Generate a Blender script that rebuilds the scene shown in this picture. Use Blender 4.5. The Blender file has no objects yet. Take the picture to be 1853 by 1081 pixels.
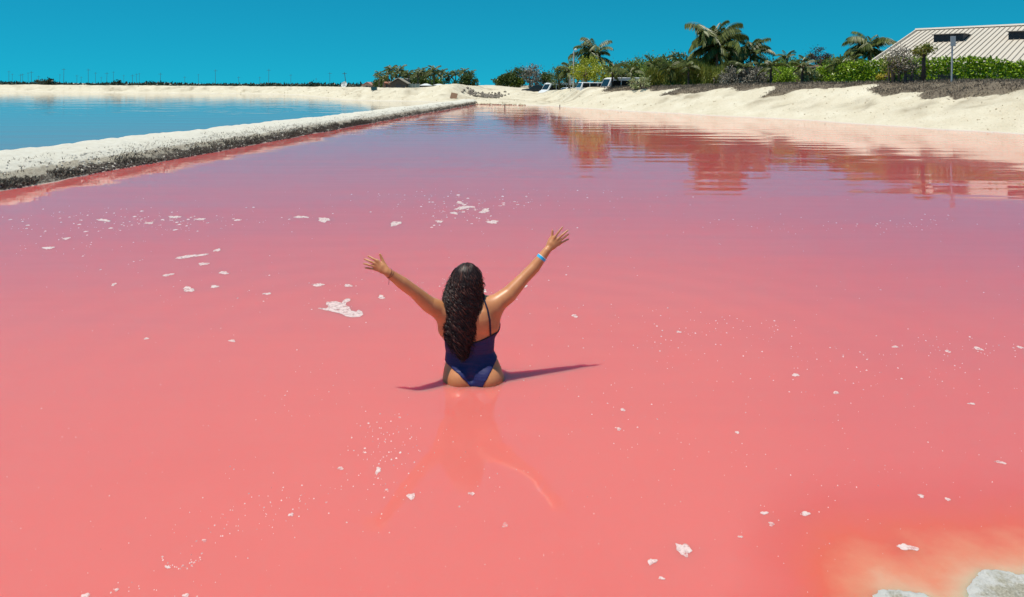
import bpy, math, random
import numpy as np
from mathutils import Matrix, Vector, Euler

random.seed(7)
RNG = np.random.default_rng(11)
R = math.radians
scene = bpy.context.scene
COL = scene.collection

# ------------------------------------------------------------------ camera
H_CAM, FPX, CX, CY, ROLL = 2.1, 1338.0, 926.5, 154.8, R(0.3)
cam_data = bpy.data.cameras.new('camera')
cam_data.sensor_width = 36.0
cam_data.lens = 36.0 * FPX / 1853.0
cam_data.shift_y = -(540.5 - CY) / 1853.0
cam_data.clip_start, cam_data.clip_end = 0.05, 20000
cam = bpy.data.objects.new('camera', cam_data)
COL.objects.link(cam)
cam.matrix_world = Matrix.Translation((0, 0, H_CAM)) @ Matrix.Rotation(R(90), 4, 'X') @ Matrix.Rotation(ROLL, 4, 'Z')
scene.camera = cam

# ------------------------------------------------------------------ sky, sun, exposure
SUN_DIR = Vector((0.25, 0.10, -1.0)).normalized()      # the way the light travels
to_sun = -SUN_DIR
SUN_EL = math.asin(to_sun.z)
SUN_AZ = math.atan2(to_sun.x, to_sun.y)
world = bpy.data.worlds.new('World')
scene.world = world
world.use_nodes = True
wn, wl = world.node_tree.nodes, world.node_tree.links
wn.clear()
sky = wn.new('ShaderNodeTexSky')
sky.sky_type = 'NISHITA'
sky.sun_disc = False
sky.sun_elevation = SUN_EL
sky.sun_rotation = SUN_AZ
sky.altitude = 0
sky.air_density = 1.0
sky.dust_density = 0.0
sky.ozone_density = 3.0
tint = wn.new('ShaderNodeMix'); tint.data_type = 'RGBA'; tint.blend_type = 'MULTIPLY'
tint.inputs[0].default_value = 1.0
tint.inputs[7].default_value = (0.048, 1.0, 1.0, 1)
tc = wn.new('ShaderNodeTexCoord')                      # look a little above the true horizon, where the dome is evenly blue
lift = wn.new('ShaderNodeVectorMath'); lift.operation = 'ADD'; lift.inputs[1].default_value = (0, 0, .16)
nrm = wn.new('ShaderNodeVectorMath'); nrm.operation = 'NORMALIZE'
wl.new(tc.outputs['Generated'], lift.inputs[0]); wl.new(lift.outputs[0], nrm.inputs[0]); wl.new(nrm.outputs[0], sky.inputs[0])
bg = wn.new('ShaderNodeBackground'); bg.inputs[1].default_value = 0.10
wo = wn.new('ShaderNodeOutputWorld')
wl.new(sky.outputs[0], tint.inputs[6]); wl.new(tint.outputs[2], bg.inputs[0]); wl.new(bg.outputs[0], wo.inputs[0])

sun_data = bpy.data.lights.new('sun', 'SUN')
sun_data.energy = 5.0
sun_data.angle = R(0.53)
sun_data.color = (1.0, 0.93, 0.82)
sun = bpy.data.objects.new('sun', sun_data)
COL.objects.link(sun)
sun.rotation_euler = SUN_DIR.to_track_quat('-Z', 'Y').to_euler()
sun.location = (-20, -5, 60)

scene.view_settings.view_transform = 'Standard'
scene.view_settings.look = 'None'
scene.view_settings.exposure = 0.0
scene.view_settings.gamma = 1.0
scene.view_settings.use_curve_mapping = False
scene.render.engine = 'CYCLES'
scene.cycles.max_bounces = 6
scene.cycles.transparent_max_bounces = 8

# ------------------------------------------------------------------ helpers
def at(px, py, Y):
    """the point at distance Y (metres) along the view through a photo pixel"""
    dx, dy = (px - CX) / FPX, (CY - py) / FPX
    c, s = math.cos(ROLL), math.sin(ROLL)
    qx, qy = dx * c - dy * s, dx * s + dy * c
    return Vector((qx * Y, Y, H_CAM + qy * Y))

def on_water(px, py, z=0.0):
    p = at(px, py, 1.0)
    k = (z - H_CAM) / (p.z - H_CAM)
    return Vector((p.x * k, k, z))

_T = np.random.default_rng(3).random((256, 256)).astype(np.float32)
def vnoise(x, y):
    xi, yi = np.floor(x).astype(int), np.floor(y).astype(int)
    fx, fy = x - xi, y - yi
    fx, fy = fx * fx * (3 - 2 * fx), fy * fy * (3 - 2 * fy)
    a = _T[xi & 255, yi & 255]; b = _T[(xi + 1) & 255, yi & 255]
    c = _T[xi & 255, (yi + 1) & 255]; d = _T[(xi + 1) & 255, (yi + 1) & 255]
    return (a * (1 - fx) + b * fx) * (1 - fy) + (c * (1 - fx) + d * fx) * fy
def fbm(x, y, o=4):
    v, a, t = 0, 0.5, 0
    for i in range(o):
        v = v + a * vnoise(x * 2 ** i + 17.3 * i, y * 2 ** i + 9.1 * i); t += a; a *= 0.5
    return v / t
def sstep(a, b, x):
    t = np.clip((x - a) / (b - a), 0, 1)
    return t * t * (3 - 2 * t)

def mesh_np(name, V, F, mat=None, parent=None, smooth=True, loc=None):
    """V (n,3), F (m,k) all faces alike"""
    V = np.asarray(V, np.float32); F = np.asarray(F, np.int32)
    me = bpy.data.meshes.new(name)
    k = F.shape[1]
    me.vertices.add(len(V)); me.vertices.foreach_set('co', V.ravel())
    me.loops.add(F.size); me.loops.foreach_set('vertex_index', F.ravel())
    me.polygons.add(len(F))
    me.polygons.foreach_set('loop_start', np.arange(0, F.size, k, dtype=np.int32))
    me.polygons.foreach_set('loop_total', np.full(len(F), k, np.int32))
    me.polygons.foreach_set('use_smooth', np.full(len(F), smooth, bool))
    me.update(calc_edges=True); me.validate()
    if mat: me.materials.append(mat)
    o = bpy.data.objects.new(name, me); COL.objects.link(o)
    if parent: o.parent = parent
    if loc is not None: o.location = loc
    return o

class MB:
    """collects faces of one mesh"""
    def __init__(s): s.v, s.f = [], []
    def add(s, v, f):
        n = len(s.v); s.v += [tuple(p) for p in v]; s.f += [tuple(i + n for i in q) for q in f]
    def box(s, x0, x1, y0, y1, z0, z1, M=None):
        v = [Vector(p) for p in ((x0,y0,z0),(x1,y0,z0),(x1,y1,z0),(x0,y1,z0),(x0,y0,z1),(x1,y0,z1),(x1,y1,z1),(x0,y1,z1))]
        if M: v = [M @ p for p in v]
        s.add(v, [(0,3,2,1),(4,5,6,7),(0,1,5,4),(1,2,6,5),(2,3,7,6),(3,0,4,7)])
    def tube(s, pts, rad, n=8, cap=True):
        pts = [Vector(p) for p in pts]
        if not hasattr(rad, '__len__'): rad = [rad] * len(pts)
        rings, up = [], None
        for i, p in enumerate(pts):
            d = (pts[min(i + 1, len(pts) - 1)] - pts[max(i - 1, 0)]).normalized()
            if up is None: up = Vector((0, 0, 1)) if abs(d.z) < .9 else Vector((1, 0, 0))
            a = d.cross(up).normalized(); b = a.cross(d).normalized(); up = b
            rings.append([p + (a * math.cos(2*math.pi*k/n) + b * math.sin(2*math.pi*k/n)) * rad[i] for k in range(n)])
        v = [q for r in rings for q in r]; f = []
        for i in range(len(pts) - 1):
            for k in range(n):
                f.append((i*n+k, i*n+(k+1)%n, (i+1)*n+(k+1)%n, (i+1)*n+k))
        if cap:
            f.append(tuple(range(n-1, -1, -1))); f.append(tuple((len(pts)-1)*n + k for k in range(n)))
        s.add(v, f)
    def prism(s, poly, y0, y1):
        """poly in x,z extruded along y"""
        n = len(poly)
        v = [(x, y0, z) for x, z in poly] + [(x, y1, z) for x, z in poly]
        f = [tuple(range(n)), tuple(range(2*n-1, n-1, -1))]
        for i in range(n): j = (i + 1) % n; f.append((i, i + n, j + n, j))
        s.add(v, f)
    def build(s, name, mat=None, parent=None, smooth=False, bevel=0, loc=None):
        me = bpy.data.meshes.new(name); me.from_pydata(s.v, [], s.f); me.update()
        if mat: me.materials.append(mat)
        if smooth: me.polygons.foreach_set('use_smooth', [True] * len(me.polygons))
        o = bpy.data.objects.new(name, me); COL.objects.link(o)
        if parent: o.parent = parent
        if loc is not None: o.location = loc
        if bevel:
            b = o.modifiers.new('bevel', 'BEVEL'); b.width = bevel; b.segments = 2; b.limit_method = 'ANGLE'
        return o

def tag(o, label=None, cat=None, group=None, kind=None):
    if label: o['label'] = label
    if cat: o['category'] = cat
    if group: o['group'] = group
    if kind: o['kind'] = kind
    return o
def thing(name, loc, label, cat, group=None, rz=0):
    o = bpy.data.objects.new(name, None); COL.objects.link(o)
    o.location = loc; o.rotation_euler = (0, 0, rz); o.empty_display_size = .2
    return tag(o, label, cat, group)
def copy_tree(o, parent=None):
    c = o.copy(); COL.objects.link(c)
    if parent: c.parent = parent
    for ch in list(o.children): copy_tree(ch, c)
    return c

# ------------------------------------------------------------------ materials
def new_mat(name):
    m = bpy.data.materials.new(name); m.use_nodes = True
    nt = m.node_tree
    return m, nt.nodes, nt.links, nt.nodes['Principled BSDF']
def noise_node(N, L, scale, detail=4, rough=.55, vec=None):
    t = N.new('ShaderNodeTexNoise'); t.inputs['Scale'].default_value = scale
    t.inputs['Detail'].default_value = detail; t.inputs['Roughness'].default_value = rough
    if vec is not None: L.new(vec, t.inputs['Vector'])
    return t
def ramp_node(N, L, fac, stops):
    r = N.new('ShaderNodeValToRGB')
    while len(r.color_ramp.elements) < len(stops): r.color_ramp.elements.new(.5)
    for e, (p, c) in zip(r.color_ramp.elements, stops):
        e.position = p; e.color = (*c, 1)
    L.new(fac, r.inputs[0]); return r
def mix_node(N, L, fac, a, b, blend='MIX'):
    m = N.new('ShaderNodeMix'); m.data_type = 'RGBA'; m.blend_type = blend
    for i, val in ((0, fac), (6, a), (7, b)):
        if isinstance(val, (int, float)): m.inputs[i].default_value = val
        elif isinstance(val, tuple): m.inputs[i].default_value = (*val, 1)
        else: L.new(val, m.inputs[i])
    return m.outputs[2]
def pos_node(N, L):
    g = N.new('ShaderNodeNewGeometry'); return g
def math_node(N, L, op, a, b=None):
    m = N.new('ShaderNodeMath'); m.operation = op
    for i, val in ((0, a), (1, b)):
        if val is None: continue
        if isinstance(val, (int, float)): m.inputs[i].default_value = val
        else: L.new(val, m.inputs[i])
    return m.outputs[0]
def bump_node(N, L, B, h, strength, dist=.02):
    b = N.new('ShaderNodeBump'); b.inputs['Strength'].default_value = strength; b.inputs['Distance'].default_value = dist
    L.new(h, b.inputs['Height']); L.new(b.outputs[0], B.inputs['Normal']); return b
def simple(name, col, rough=.6, var=.25, scale=6, metal=0, bump=0):
    m, N, L, B = new_mat(name)
    g = N.new('ShaderNodeTexCoord')
    t = noise_node(N, L, scale, 5, .6, g.outputs['Object'])
    c = mix_node(N, L, t.outputs[0], tuple(x * (1 - var) for x in col), tuple(min(1, x * (1 + var)) for x in col))
    L.new(c, B.inputs['Base Color']); B.inputs['Roughness'].default_value = rough; B.inputs['Metallic'].default_value = metal
    if bump: bump_node(N, L, B, t.outputs[0], bump)
    return m
def leafy(name, dark, light, rough=.45, trans=.25):
    """leaves: each leaf its own shade, some light passing through"""
    m, N, L, B = new_mat(name)
    g = N.new('ShaderNodeNewGeometry')
    r = ramp_node(N, L, g.outputs['Random Per Island'], [(0, dark), (1, light)])
    L.new(r.outputs[0], B.inputs['Base Color']); B.inputs['Roughness'].default_value = rough
    tr = N.new('ShaderNodeBsdfTranslucent'); L.new(r.outputs[0], tr.inputs[0])
    mx = N.new('ShaderNodeMixShader'); mx.inputs[0].default_value = trans
    L.new(B.outputs[0], mx.inputs[1]); L.new(tr.outputs[0], mx.inputs[2])
    L.new(mx.outputs[0], N['Material Output'].inputs[0])
    return m

# ------------------------------------------------------------------ the ponds and the land
LEV0, LEV_S = -11.16, 0.0883                       # levee edge on the pink side: x = LEV0 + LEV_S*y
def lev_front(y): return LEV0 + LEV_S * y
def lev_width(y): return np.interp(y, [-30, 14, 19, 38, 85], [4.2, 3.9, 3.6, 2.6, 2.6])
SHORE = np.array([(34,-60),(29,8),(27,20),(23,33.3),(20.6,40.5),(18.3,46.8),(14.6,53.5),(11,59.2),(7.9,66),(4.7,73.5),(0.5,78.5),(-3.3,80.3),(-6.5,83),
                  (-8.7,91),(-13,95),(-18.5,97),(-22.6,101),(-30,118),(-42,146),(-52,158),(-75,163),(-121,176),(-300,210)], float)
def shore_dist(x, y):
    """signed distance to the shoreline (land positive) and the length along it"""
    best = np.full(x.shape, 1e9); s_at = np.zeros(x.shape); s0 = 0
    for a, b in zip(SHORE[:-1], SHORE[1:]):
        ab = b - a; l = np.hypot(*ab)
        t = np.clip(((x - a[0]) * ab[0] + (y - a[1]) * ab[1]) / l ** 2, 0, 1)
        d = np.hypot(x - a[0] - t * ab[0], y - a[1] - t * ab[1])
        m = d < best
        best = np.where(m, d, best); s_at = np.where(m, s0 + t * l, s_at); s0 += l
    poly = list(map(tuple, SHORE)) + [(-300, -60)]
    inside = np.zeros(x.shape, bool)
    for (x0, y0), (x1, y1) in zip(poly, poly[1:] + poly[:1]):
        if y0 == y1: continue
        c = ((y0 > y) != (y1 > y)) & (x < (x1 - x0) * (y - y0) / (y1 - y0) + x0)
        inside ^= c
    return np.where(inside, -best, best), s_at
GROUND_Z = 0.85
def land_height(x, y, full=False):
    d, s = shore_dist(x, y)
    far = sstep(-30, -46, x)                           # the far bank of the blue pond
    end = sstep(-9, -3, x) * (1 - sstep(3, 8, x))      # the beach at the pond's end
    d = d + (fbm(x * .35, y * .35, 3) - .5) * 1.2 * (1 - .5 * end)
    crest = np.interp(x, [-30, -2, 6, 13.5, 17, 21, 28], [1.62, 1.66, 1.95, 2.0, 2.2, 2.3, 2.5]) + .10 * (fbm(s * .22 + 3, s * 0 + 1.5, 3) - .5) * 2
    crest = crest + .55 * np.exp(-((x + 8) / 3.2) ** 2 - ((y - 101) / 7) ** 2) + .42 * np.exp(-((x + 3.4) / 2.6) ** 2) - .62 * np.exp(-((x - 4.2) / 2.2) ** 2)
    S = 5.6 - .6 * far + 15 * end
    t = np.clip(d / S, 0, 1)
    prof = (1 - end) * (t * (1.35 - .35 * t)) + end * (0.22 * sstep(0, .25, t) + .78 * sstep(.42, 1, t))
    z = np.where(d < 0, np.maximum(d * .35, -1.1), crest * prof)
    # rills cut down the face
    q = s + d * .75
    rill = np.abs(fbm(q * .55, d * .16 + 4, 4) - .5) * 2
    z = z - np.where(d > 0, (1 - rill) ** 3 * .55 * np.sin(np.pi * np.clip(d / (S + 1), 0, 1)) * (1 - .7 * end) * (.55 + .8 * sstep(0, -20, x)), 0)
    z = z + np.where(d > 0, (fbm(x * 1.3, y * 1.3, 4) - .5) * .16 * np.clip(d, 0, 1), 0)
    z = z + np.where(d > 0, (fbm(x * 5, y * 5, 3) - .5) * .07 * np.clip(d, 0, 1), 0)
    # behind the crest the ground falls to the flat land
    b = sstep(S + 2.0, S + 7, d)
    z = z * (1 - b) + b * (GROUND_Z + .12 * (fbm(x * .2, y * .2, 2) - .5))
    return (z, d, s, S) if full else z
def hgt(x, y):
    return float(land_height(np.array([float(x)]), np.array([float(y)]))[0])

def polar(th0, th1, nth, r0, r1, nr):
    th = np.radians(np.linspace(th0, th1, nth)); r = np.geomspace(r0, r1, nr)
    TH, RR = np.meshgrid(th, r)
    return RR * np.sin(TH), RR * np.cos(TH)
def grid_faces(nr, nc):
    i = np.arange(nr * nc).reshape(nr, nc)
    return np.stack([i[:-1, :-1], i[:-1, 1:], i[1:, 1:], i[1:, :-1]], -1).reshape(-1, 4)
def compact(V, F):
    u, inv = np.unique(F, return_inverse=True)
    return V[u], inv.reshape(F.shape), u
def set_attr(o, name, vals):
    a = o.data.attributes.new(name, 'FLOAT', 'POINT'); a.data.foreach_set('value', np.asarray(vals, np.float32))

# sand
def sand_material():
    m, N, L, B = new_mat('pale_sand')
    g = pos_node(N, L)
    P = g.outputs['Position']
    n1 = noise_node(N, L, .7, 6, .6, P); n2 = noise_node(N, L, 9, 5, .65, P)
    c = ramp_node(N, L, n1.outputs[0], [(.3, (.58, .51, .38)), (.55, (.65, .585, .455)), (.75, (.71, .655, .53))]).outputs[0]
    k = ramp_node(N, L, n2.outputs[0], [(.30, (.50, .45, .37)), (.44, (1, 1, 1))]).outputs[0]
    c = mix_node(N, L, .6, c, k, 'MULTIPLY')
    # dry soil under the brush
    at_ = N.new('ShaderNodeAttribute'); at_.attribute_name = 'soil'
    n3 = noise_node(N, L, 2.2, 5, .7, P)
    f = math_node(N, L, 'ADD', at_.outputs['Fac'], math_node(N, L, 'MULTIPLY', math_node(N, L, 'SUBTRACT', n3.outputs[0], .5), .9))
    fr = ramp_node(N, L, f, [(.45, (0, 0, 0)), (.58, (1, 1, 1))]).outputs[0]
    soil = ramp_node(N, L, n2.outputs[0], [(.3, (.10, .08, .06)), (.7, (.22, .18, .135))]).outputs[0]
    c = mix_node(N, L, fr, c, soil)
    ar = N.new('ShaderNodeAttribute'); ar.attribute_name = 'rill_shade'
    c = mix_node(N, L, math_node(N, L, 'MULTIPLY', ar.outputs['Fac'], .75), c, (.27, .22, .15))  # shade painted along the rills so their relief shows under the high sun
    # salt crust in a thin line at the water's edge
    sep = N.new('ShaderNodeSeparateXYZ'); L.new(P, sep.inputs[0])
    w = ramp_node(N, L, math_node(N, L, 'MULTIPLY', sep.outputs[2], 5), [(.0, (1, 1, 1)), (.16, (1, 1, 1)), (.26, (0, 0, 0))]).outputs[0]
    c = mix_node(N, L, w, c, (.62, .56, .48))
    L.new(c, B.inputs['Base Color']); B.inputs['Roughness'].default_value = .9
    B.inputs['Specular IOR Level'].default_value = .15
    n4 = noise_node(N, L, 3.0, 6, .68, P)
    hh = math_node(N, L, 'ADD', math_node(N, L, 'MULTIPLY', n4.outputs[0], 2.2), n2.outputs[0])
    bump_node(N, L, B, hh, .6, .10)
    return m
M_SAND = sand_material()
M_SOIL = simple('dusty_ground', (.34, .29, .21), .95, .35, .12)

x, y = polar(-62, 62, 1100, 21, 265, 300)
z, d, s, S = land_height(x, y, True)
z = z - 0.05 * (np.hypot(x, y) > 262)
V = np.stack([x, y, z], -1).reshape(-1, 3)
F = grid_faces(*x.shape)
keep = (z.ravel()[F] > -0.45).any(1) & (d.ravel()[F] > -2).any(1)
V2, F2, u = compact(V, F[keep][:, ::-1])
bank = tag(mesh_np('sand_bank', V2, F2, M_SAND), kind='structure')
right = sstep(7.5, 11, x)
tongue = (fbm(s * .42 + d * .5, d * .10 + 7.7, 5) - .5) * 5.2
SOIL = (sstep(S - 1.9, S - .9, d + tongue * .8 - .5 + 1.6 * sstep(24, 28, x)) * right + .75 * sstep(S + 6, S + 12, d) * (1 - right)).ravel()
set_attr(bank, 'soil', SOIL[u])
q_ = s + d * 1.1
RILL = (1 - np.abs(fbm(q_ * .8, d * .14 + 9, 4) - .5) * 2) ** 7 * sstep(.8, 2.2, d) * (1 - sstep(S - .2, S + 1.5, d)) * sstep(.42, .62, fbm(s * .5, d * .5 + 3, 3))  # where the rill shade is painted into the sand colour
set_attr(bank, 'rill_shade', RILL.ravel()[u])

# the flat land out to the horizon, and the bed of the ponds
n = 96
ang = np.linspace(0, 2 * np.pi, n, endpoint=False)
def ring_sheet(name, r0, r1, z, mat, th=None):
    a = ang
    V = np.concatenate([np.stack([r0*np.cos(a), r0*np.sin(a), np.full(n, z)], 1), np.stack([r1*np.cos(a), r1*np.sin(a), np.full(n, z)], 1)])
    i = np.arange(n); j = (i + 1) % n
    return mesh_np(name, V, np.stack([i, i + n, j + n, j], 1)[:, ::-1] if z is None else np.stack([i, i + n, j + n, j], 1), mat, smooth=False)
tag(ring_sheet('far_land', 258, 9000, .78, M_SOIL), kind='structure')
V = np.array([(-300, -60, -.78), (300, -60, -.78), (300, 270, -.78), (-300, 270, -.78)])
tag(mesh_np('pond_bed', V, [(0, 1, 2, 3)], simple('pond_mud', (.5, .38, .32), .9), smooth=False), kind='structure')

# ------------------------------------------------------------------ the near shore, salt crusted, at the photographer's feet
NEAR = np.array([(60,6.5),(9,4.2),(4,3.42),(2.6,3.3),(2.24,3.2),(2.12,3.205),(2.04,3.19),(1.99,3.13),(1.93,3.1),(1.87,3.05),(1.80,2.95),(1.74,2.97),(1.71,3.055),(1.64,3.075),(1.57,3.12),(1.525,3.1),
                 (1.5,2.98),(1.3,2.7),(.6,2.45),(-2,2.1),(-6,1.7),(-11,1.2),(-40,.5)], float)
def near_dist(x, y):
    best = np.full(x.shape, 1e9)
    for a, b in zip(NEAR[:-1], NEAR[1:]):
        ab = b - a
        t = np.clip(((x - a[0]) * ab[0] + (y - a[1]) * ab[1]) / (ab @ ab), 0, 1)
        best = np.minimum(best, np.hypot(x - a[0] - t * ab[0], y - a[1] - t * ab[1]))
    poly = list(map(tuple, NEAR)) + [(-40, -60), (60, -60)]
    ins = np.zeros(x.shape, bool)
    for (x0, y0), (x1, y1) in zip(poly, poly[1:] + poly[:1]):
        if y0 == y1: continue
        ins ^= ((y0 > y) != (y1 > y)) & (x < (x1 - x0) * (y - y0) / (y1 - y0) + x0)
    return np.where(ins, best, -best)
def salt_material():
    m, N, L, B = new_mat('salt_crust')
    P = pos_node(N, L).outputs['Position']
    at_ = N.new('ShaderNodeAttribute'); at_.attribute_name = 'inland'
    n1 = noise_node(N, L, 14, 5, .65, P); n2 = noise_node(N, L, 90, 4, .7, P)
    f = math_node(N, L, 'ADD', at_.outputs['Fac'], math_node(N, L, 'MULTIPLY', math_node(N, L, 'SUBTRACT', n1.outputs[0], .5), .35))
    sandc = ramp_node(N, L, n2.outputs[0], [(.3, (.27, .24, .18)), (.55, (.46, .42, .33)), (.7, (.62, .59, .52))]).outputs[0]
    c = mix_node(N, L, ramp_node(N, L, f, [(.035, (0, 0, 0)), (.09, (1, 1, 1))]).outputs[0], (.64, .62, .585), sandc)
    L.new(c, B.inputs['Base Color']); B.inputs['Roughness'].default_value = .6
    bump_node(N, L, B, n2.outputs[0], .9, .02)
    return m
def near_patch(name, xs, ys, kind='structure'):
    x, y = np.meshgrid(xs, ys)
    d = near_dist(x, y) + (fbm(x * 9, y * 9, 5) - .5) * .10 + (fbm(x * 38, y * 38, 3) - .5) * .035
    z = np.where(d > 0, .008 * sstep(0, .02, d) + .02 * np.clip(d, 0, 1) + np.clip(d - .8, 0, 2.2) * .2 + .012 * (fbm(x * 26, y * 26, 5) - .4) * sstep(0, .06, d) + .012 * (fbm(x * 60, y * 60, 2) - .5) * sstep(0, .03, d), d * .3)
    V = np.stack([x, y, z], -1).reshape(-1, 3); F = grid_faces(*x.shape)
    o = tag(mesh_np(name, V, F, M_SALT), kind=kind); set_attr(o, 'inland', np.clip(d, 0, 1).ravel()); return o
M_SALT = salt_material()
near_patch('near_shore', np.concatenate([np.linspace(-30, .75, 60), np.linspace(.8, 3.6, 300), np.linspace(3.7, 30, 50)]),
           np.concatenate([np.linspace(-25, 1.9, 50), np.linspace(2, 3.9, 210)]))

# ------------------------------------------------------------------ water
def water_material(name, pink):
    m, N, L, B = new_mat(name)
    P = pos_node(N, L).outputs['Position']
    if pink:
        at_ = N.new('ShaderNodeAttribute'); at_.attribute_name = 'shallow'
        n0 = noise_node(N, L, .9, 3, .5, P)
        f = math_node(N, L, 'ADD', at_.outputs['Fac'], math_node(N, L, 'MULTIPLY', math_node(N, L, 'SUBTRACT', n0.outputs[0], .5), .22))
        n6 = noise_node(N, L, 5.5, 4, .6, P)
        f = math_node(N, L, 'ADD', f, math_node(N, L, 'MULTIPLY', math_node(N, L, 'MULTIPLY', math_node(N, L, 'SUBTRACT', n6.outputs[0], .5), .55), at_.outputs['Fac']))
        c = ramp_node(N, L, f, [(0.0, (.66, .172, .145)), (.30, (.63, .135, .105)), (.55, (.64, .135, .07)), (.78, (.66, .26, .14)), (1, (.66, .42, .27))]).outputs[0]
        n1 = noise_node(N, L, .25, 3, .5, P)
        c = mix_node(N, L, math_node(N, L, 'MULTIPLY', n1.outputs[0], .30), c, (.58, .115, .12))
        # vignette-like darkening painted into the colour, more magenta farther out and to the right
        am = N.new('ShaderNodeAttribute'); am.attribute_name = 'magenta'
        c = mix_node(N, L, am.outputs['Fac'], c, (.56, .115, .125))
        L.new(c, B.inputs['Base Color'])
        B.inputs['Subsurface Weight'].default_value = 1.0
        B.inputs['Subsurface Radius'].default_value = (1.0, .12, .11)
        B.inputs['Subsurface Scale'].default_value = .34
    else:
        B.inputs['Base Color'].default_value = (.235, .185, .18, 1)
    B.inputs['Roughness'].default_value = .03; B.inputs['IOR'].default_value = 1.38; B.inputs['Specular IOR Level'].default_value = .85
    mp = N.new('ShaderNodeMapping'); mp.inputs['Scale'].default_value = (.22, 1.0, 1); mp.inputs['Rotation'].default_value = (0, 0, R(-6))
    L.new(P, mp.inputs[0])
    a = noise_node(N, L, 1.9, 2, .5, mp.outputs[0]); b = noise_node(N, L, .62, 2, .45, mp.outputs[0])
    h = math_node(N, L, 'ADD', math_node(N, L, 'MULTIPLY', a.outputs[0], .20), b.outputs[0])
    if pink:
        # rings spreading from the wading figure
        sub = N.new('ShaderNodeVectorMath'); sub.operation = 'SUBTRACT'; L.new(P, sub.inputs[0]); sub.inputs[1].default_value = (-.28, 5.3, 0)
        ln = N.new('ShaderNodeVectorMath'); ln.operation = 'LENGTH'; L.new(sub.outputs[0], ln.inputs[0])
        wv = math_node(N, L, 'SINE', math_node(N, L, 'MULTIPLY', ln.outputs['Value'], 11.0))
        fall = ramp_node(N, L, math_node(N, L, 'DIVIDE', ln.outputs['Value'], 8.0), [(0.0, (.0, .0, .0)), (.035, (.9, .9, .9)), (.13, (.3, .3, .3)), (.36, (1, 1, 1)), (.44, (.8, .8, .8)), (.7, (0, 0, 0))]).outputs[0]
        wv = math_node(N, L, 'MULTIPLY', math_node(N, L, 'MULTIPLY', wv, fall), .05)
        h = math_node(N, L, 'ADD', h, wv)
    bump_node(N, L, B, h, 1.0, RIPPLE)
    return m
RIPPLE = .021
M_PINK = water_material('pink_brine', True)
M_BLUE = water_material('blue_grey_brine', False)
x, y = polar(-75, 75, 520, 1.2, 105, 300)
V = np.stack([x, y, 0 * x], -1).reshape(-1, 3); F = grid_faces(*x.shape)[:, ::-1]
cxy = V[F].mean(1)
mid = lev_front(cxy[:, 1]) - .5 * lev_width(cxy[:, 1])
dd, _ = shore_dist(cxy[:, 0], cxy[:, 1])
keep = (cxy[:, 0] > mid) & (dd < 2.5)
V2, F2, u = compact(V, F[keep])
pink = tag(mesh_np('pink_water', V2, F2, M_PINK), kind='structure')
nd = -near_dist(V2[:, 0], V2[:, 1]) + 0
bay = np.hypot((V2[:, 0] - 2.0) * .9, V2[:, 1] - 3.0)
dep = nd + .55 * np.clip(1.62 - V2[:, 0], 0, 3) ** 1.0
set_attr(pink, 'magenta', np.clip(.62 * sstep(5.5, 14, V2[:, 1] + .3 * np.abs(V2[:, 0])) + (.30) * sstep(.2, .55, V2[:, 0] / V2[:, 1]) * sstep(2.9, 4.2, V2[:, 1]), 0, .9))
set_attr(pink, 'shallow', 1 - np.clip(dep / .95, 0, 1) ** .75)
ys = np.linspace(-30, 84, 40)
lx = lev_front(ys) - .5 * lev_width(ys)
V = [(a, b, 0) for a, b in zip(lx, ys)] + [(-300, b, 0) for b in ys]
V += [(lx[-1], 215, 0), (-300, 215, 0)]
k = len(ys)
Fq = [(i, i + 1, i + 1 + k, i + k) for i in range(k - 1)] + [(k - 1, 2 * k, 2 * k + 1, 2 * k - 1)]
tag(mesh_np('blue_water', V, Fq, M_BLUE, smooth=False), kind='structure')

# ------------------------------------------------------------------ the levee between the ponds
def levee_material():
    m, N, L, B = new_mat('salt_levee')
    P = pos_node(N, L).outputs['Position']
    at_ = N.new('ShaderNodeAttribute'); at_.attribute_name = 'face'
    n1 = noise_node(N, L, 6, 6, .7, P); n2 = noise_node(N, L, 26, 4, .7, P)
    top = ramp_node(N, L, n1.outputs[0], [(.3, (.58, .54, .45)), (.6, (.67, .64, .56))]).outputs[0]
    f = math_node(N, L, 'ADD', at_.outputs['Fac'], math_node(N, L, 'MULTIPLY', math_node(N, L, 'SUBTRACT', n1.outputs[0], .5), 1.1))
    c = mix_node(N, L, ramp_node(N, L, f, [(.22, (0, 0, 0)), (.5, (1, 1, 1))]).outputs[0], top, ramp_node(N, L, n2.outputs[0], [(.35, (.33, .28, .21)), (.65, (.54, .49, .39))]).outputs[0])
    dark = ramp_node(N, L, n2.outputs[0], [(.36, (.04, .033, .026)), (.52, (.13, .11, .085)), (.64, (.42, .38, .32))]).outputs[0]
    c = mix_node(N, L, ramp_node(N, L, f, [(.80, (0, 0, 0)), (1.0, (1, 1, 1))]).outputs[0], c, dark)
    sep = N.new('ShaderNodeSeparateXYZ'); L.new(P, sep.inputs[0])
    w = ramp_node(N, L, math_node(N, L, 'MULTIPLY', sep.outputs[2], 10), [(0, (1, 1, 1)), (.1, (1, 1, 1)), (.2, (0, 0, 0))]).outputs[0]
    c = mix_node(N, L, w, c, (.62, .50, .42))
    L.new(c, B.inputs['Base Color']); B.inputs['Roughness'].default_value = .85; B.inputs['Specular IOR Level'].default_value = .2
    bump_node(N, L, B, n2.outputs[0], .8, .05)
    return m
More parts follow.
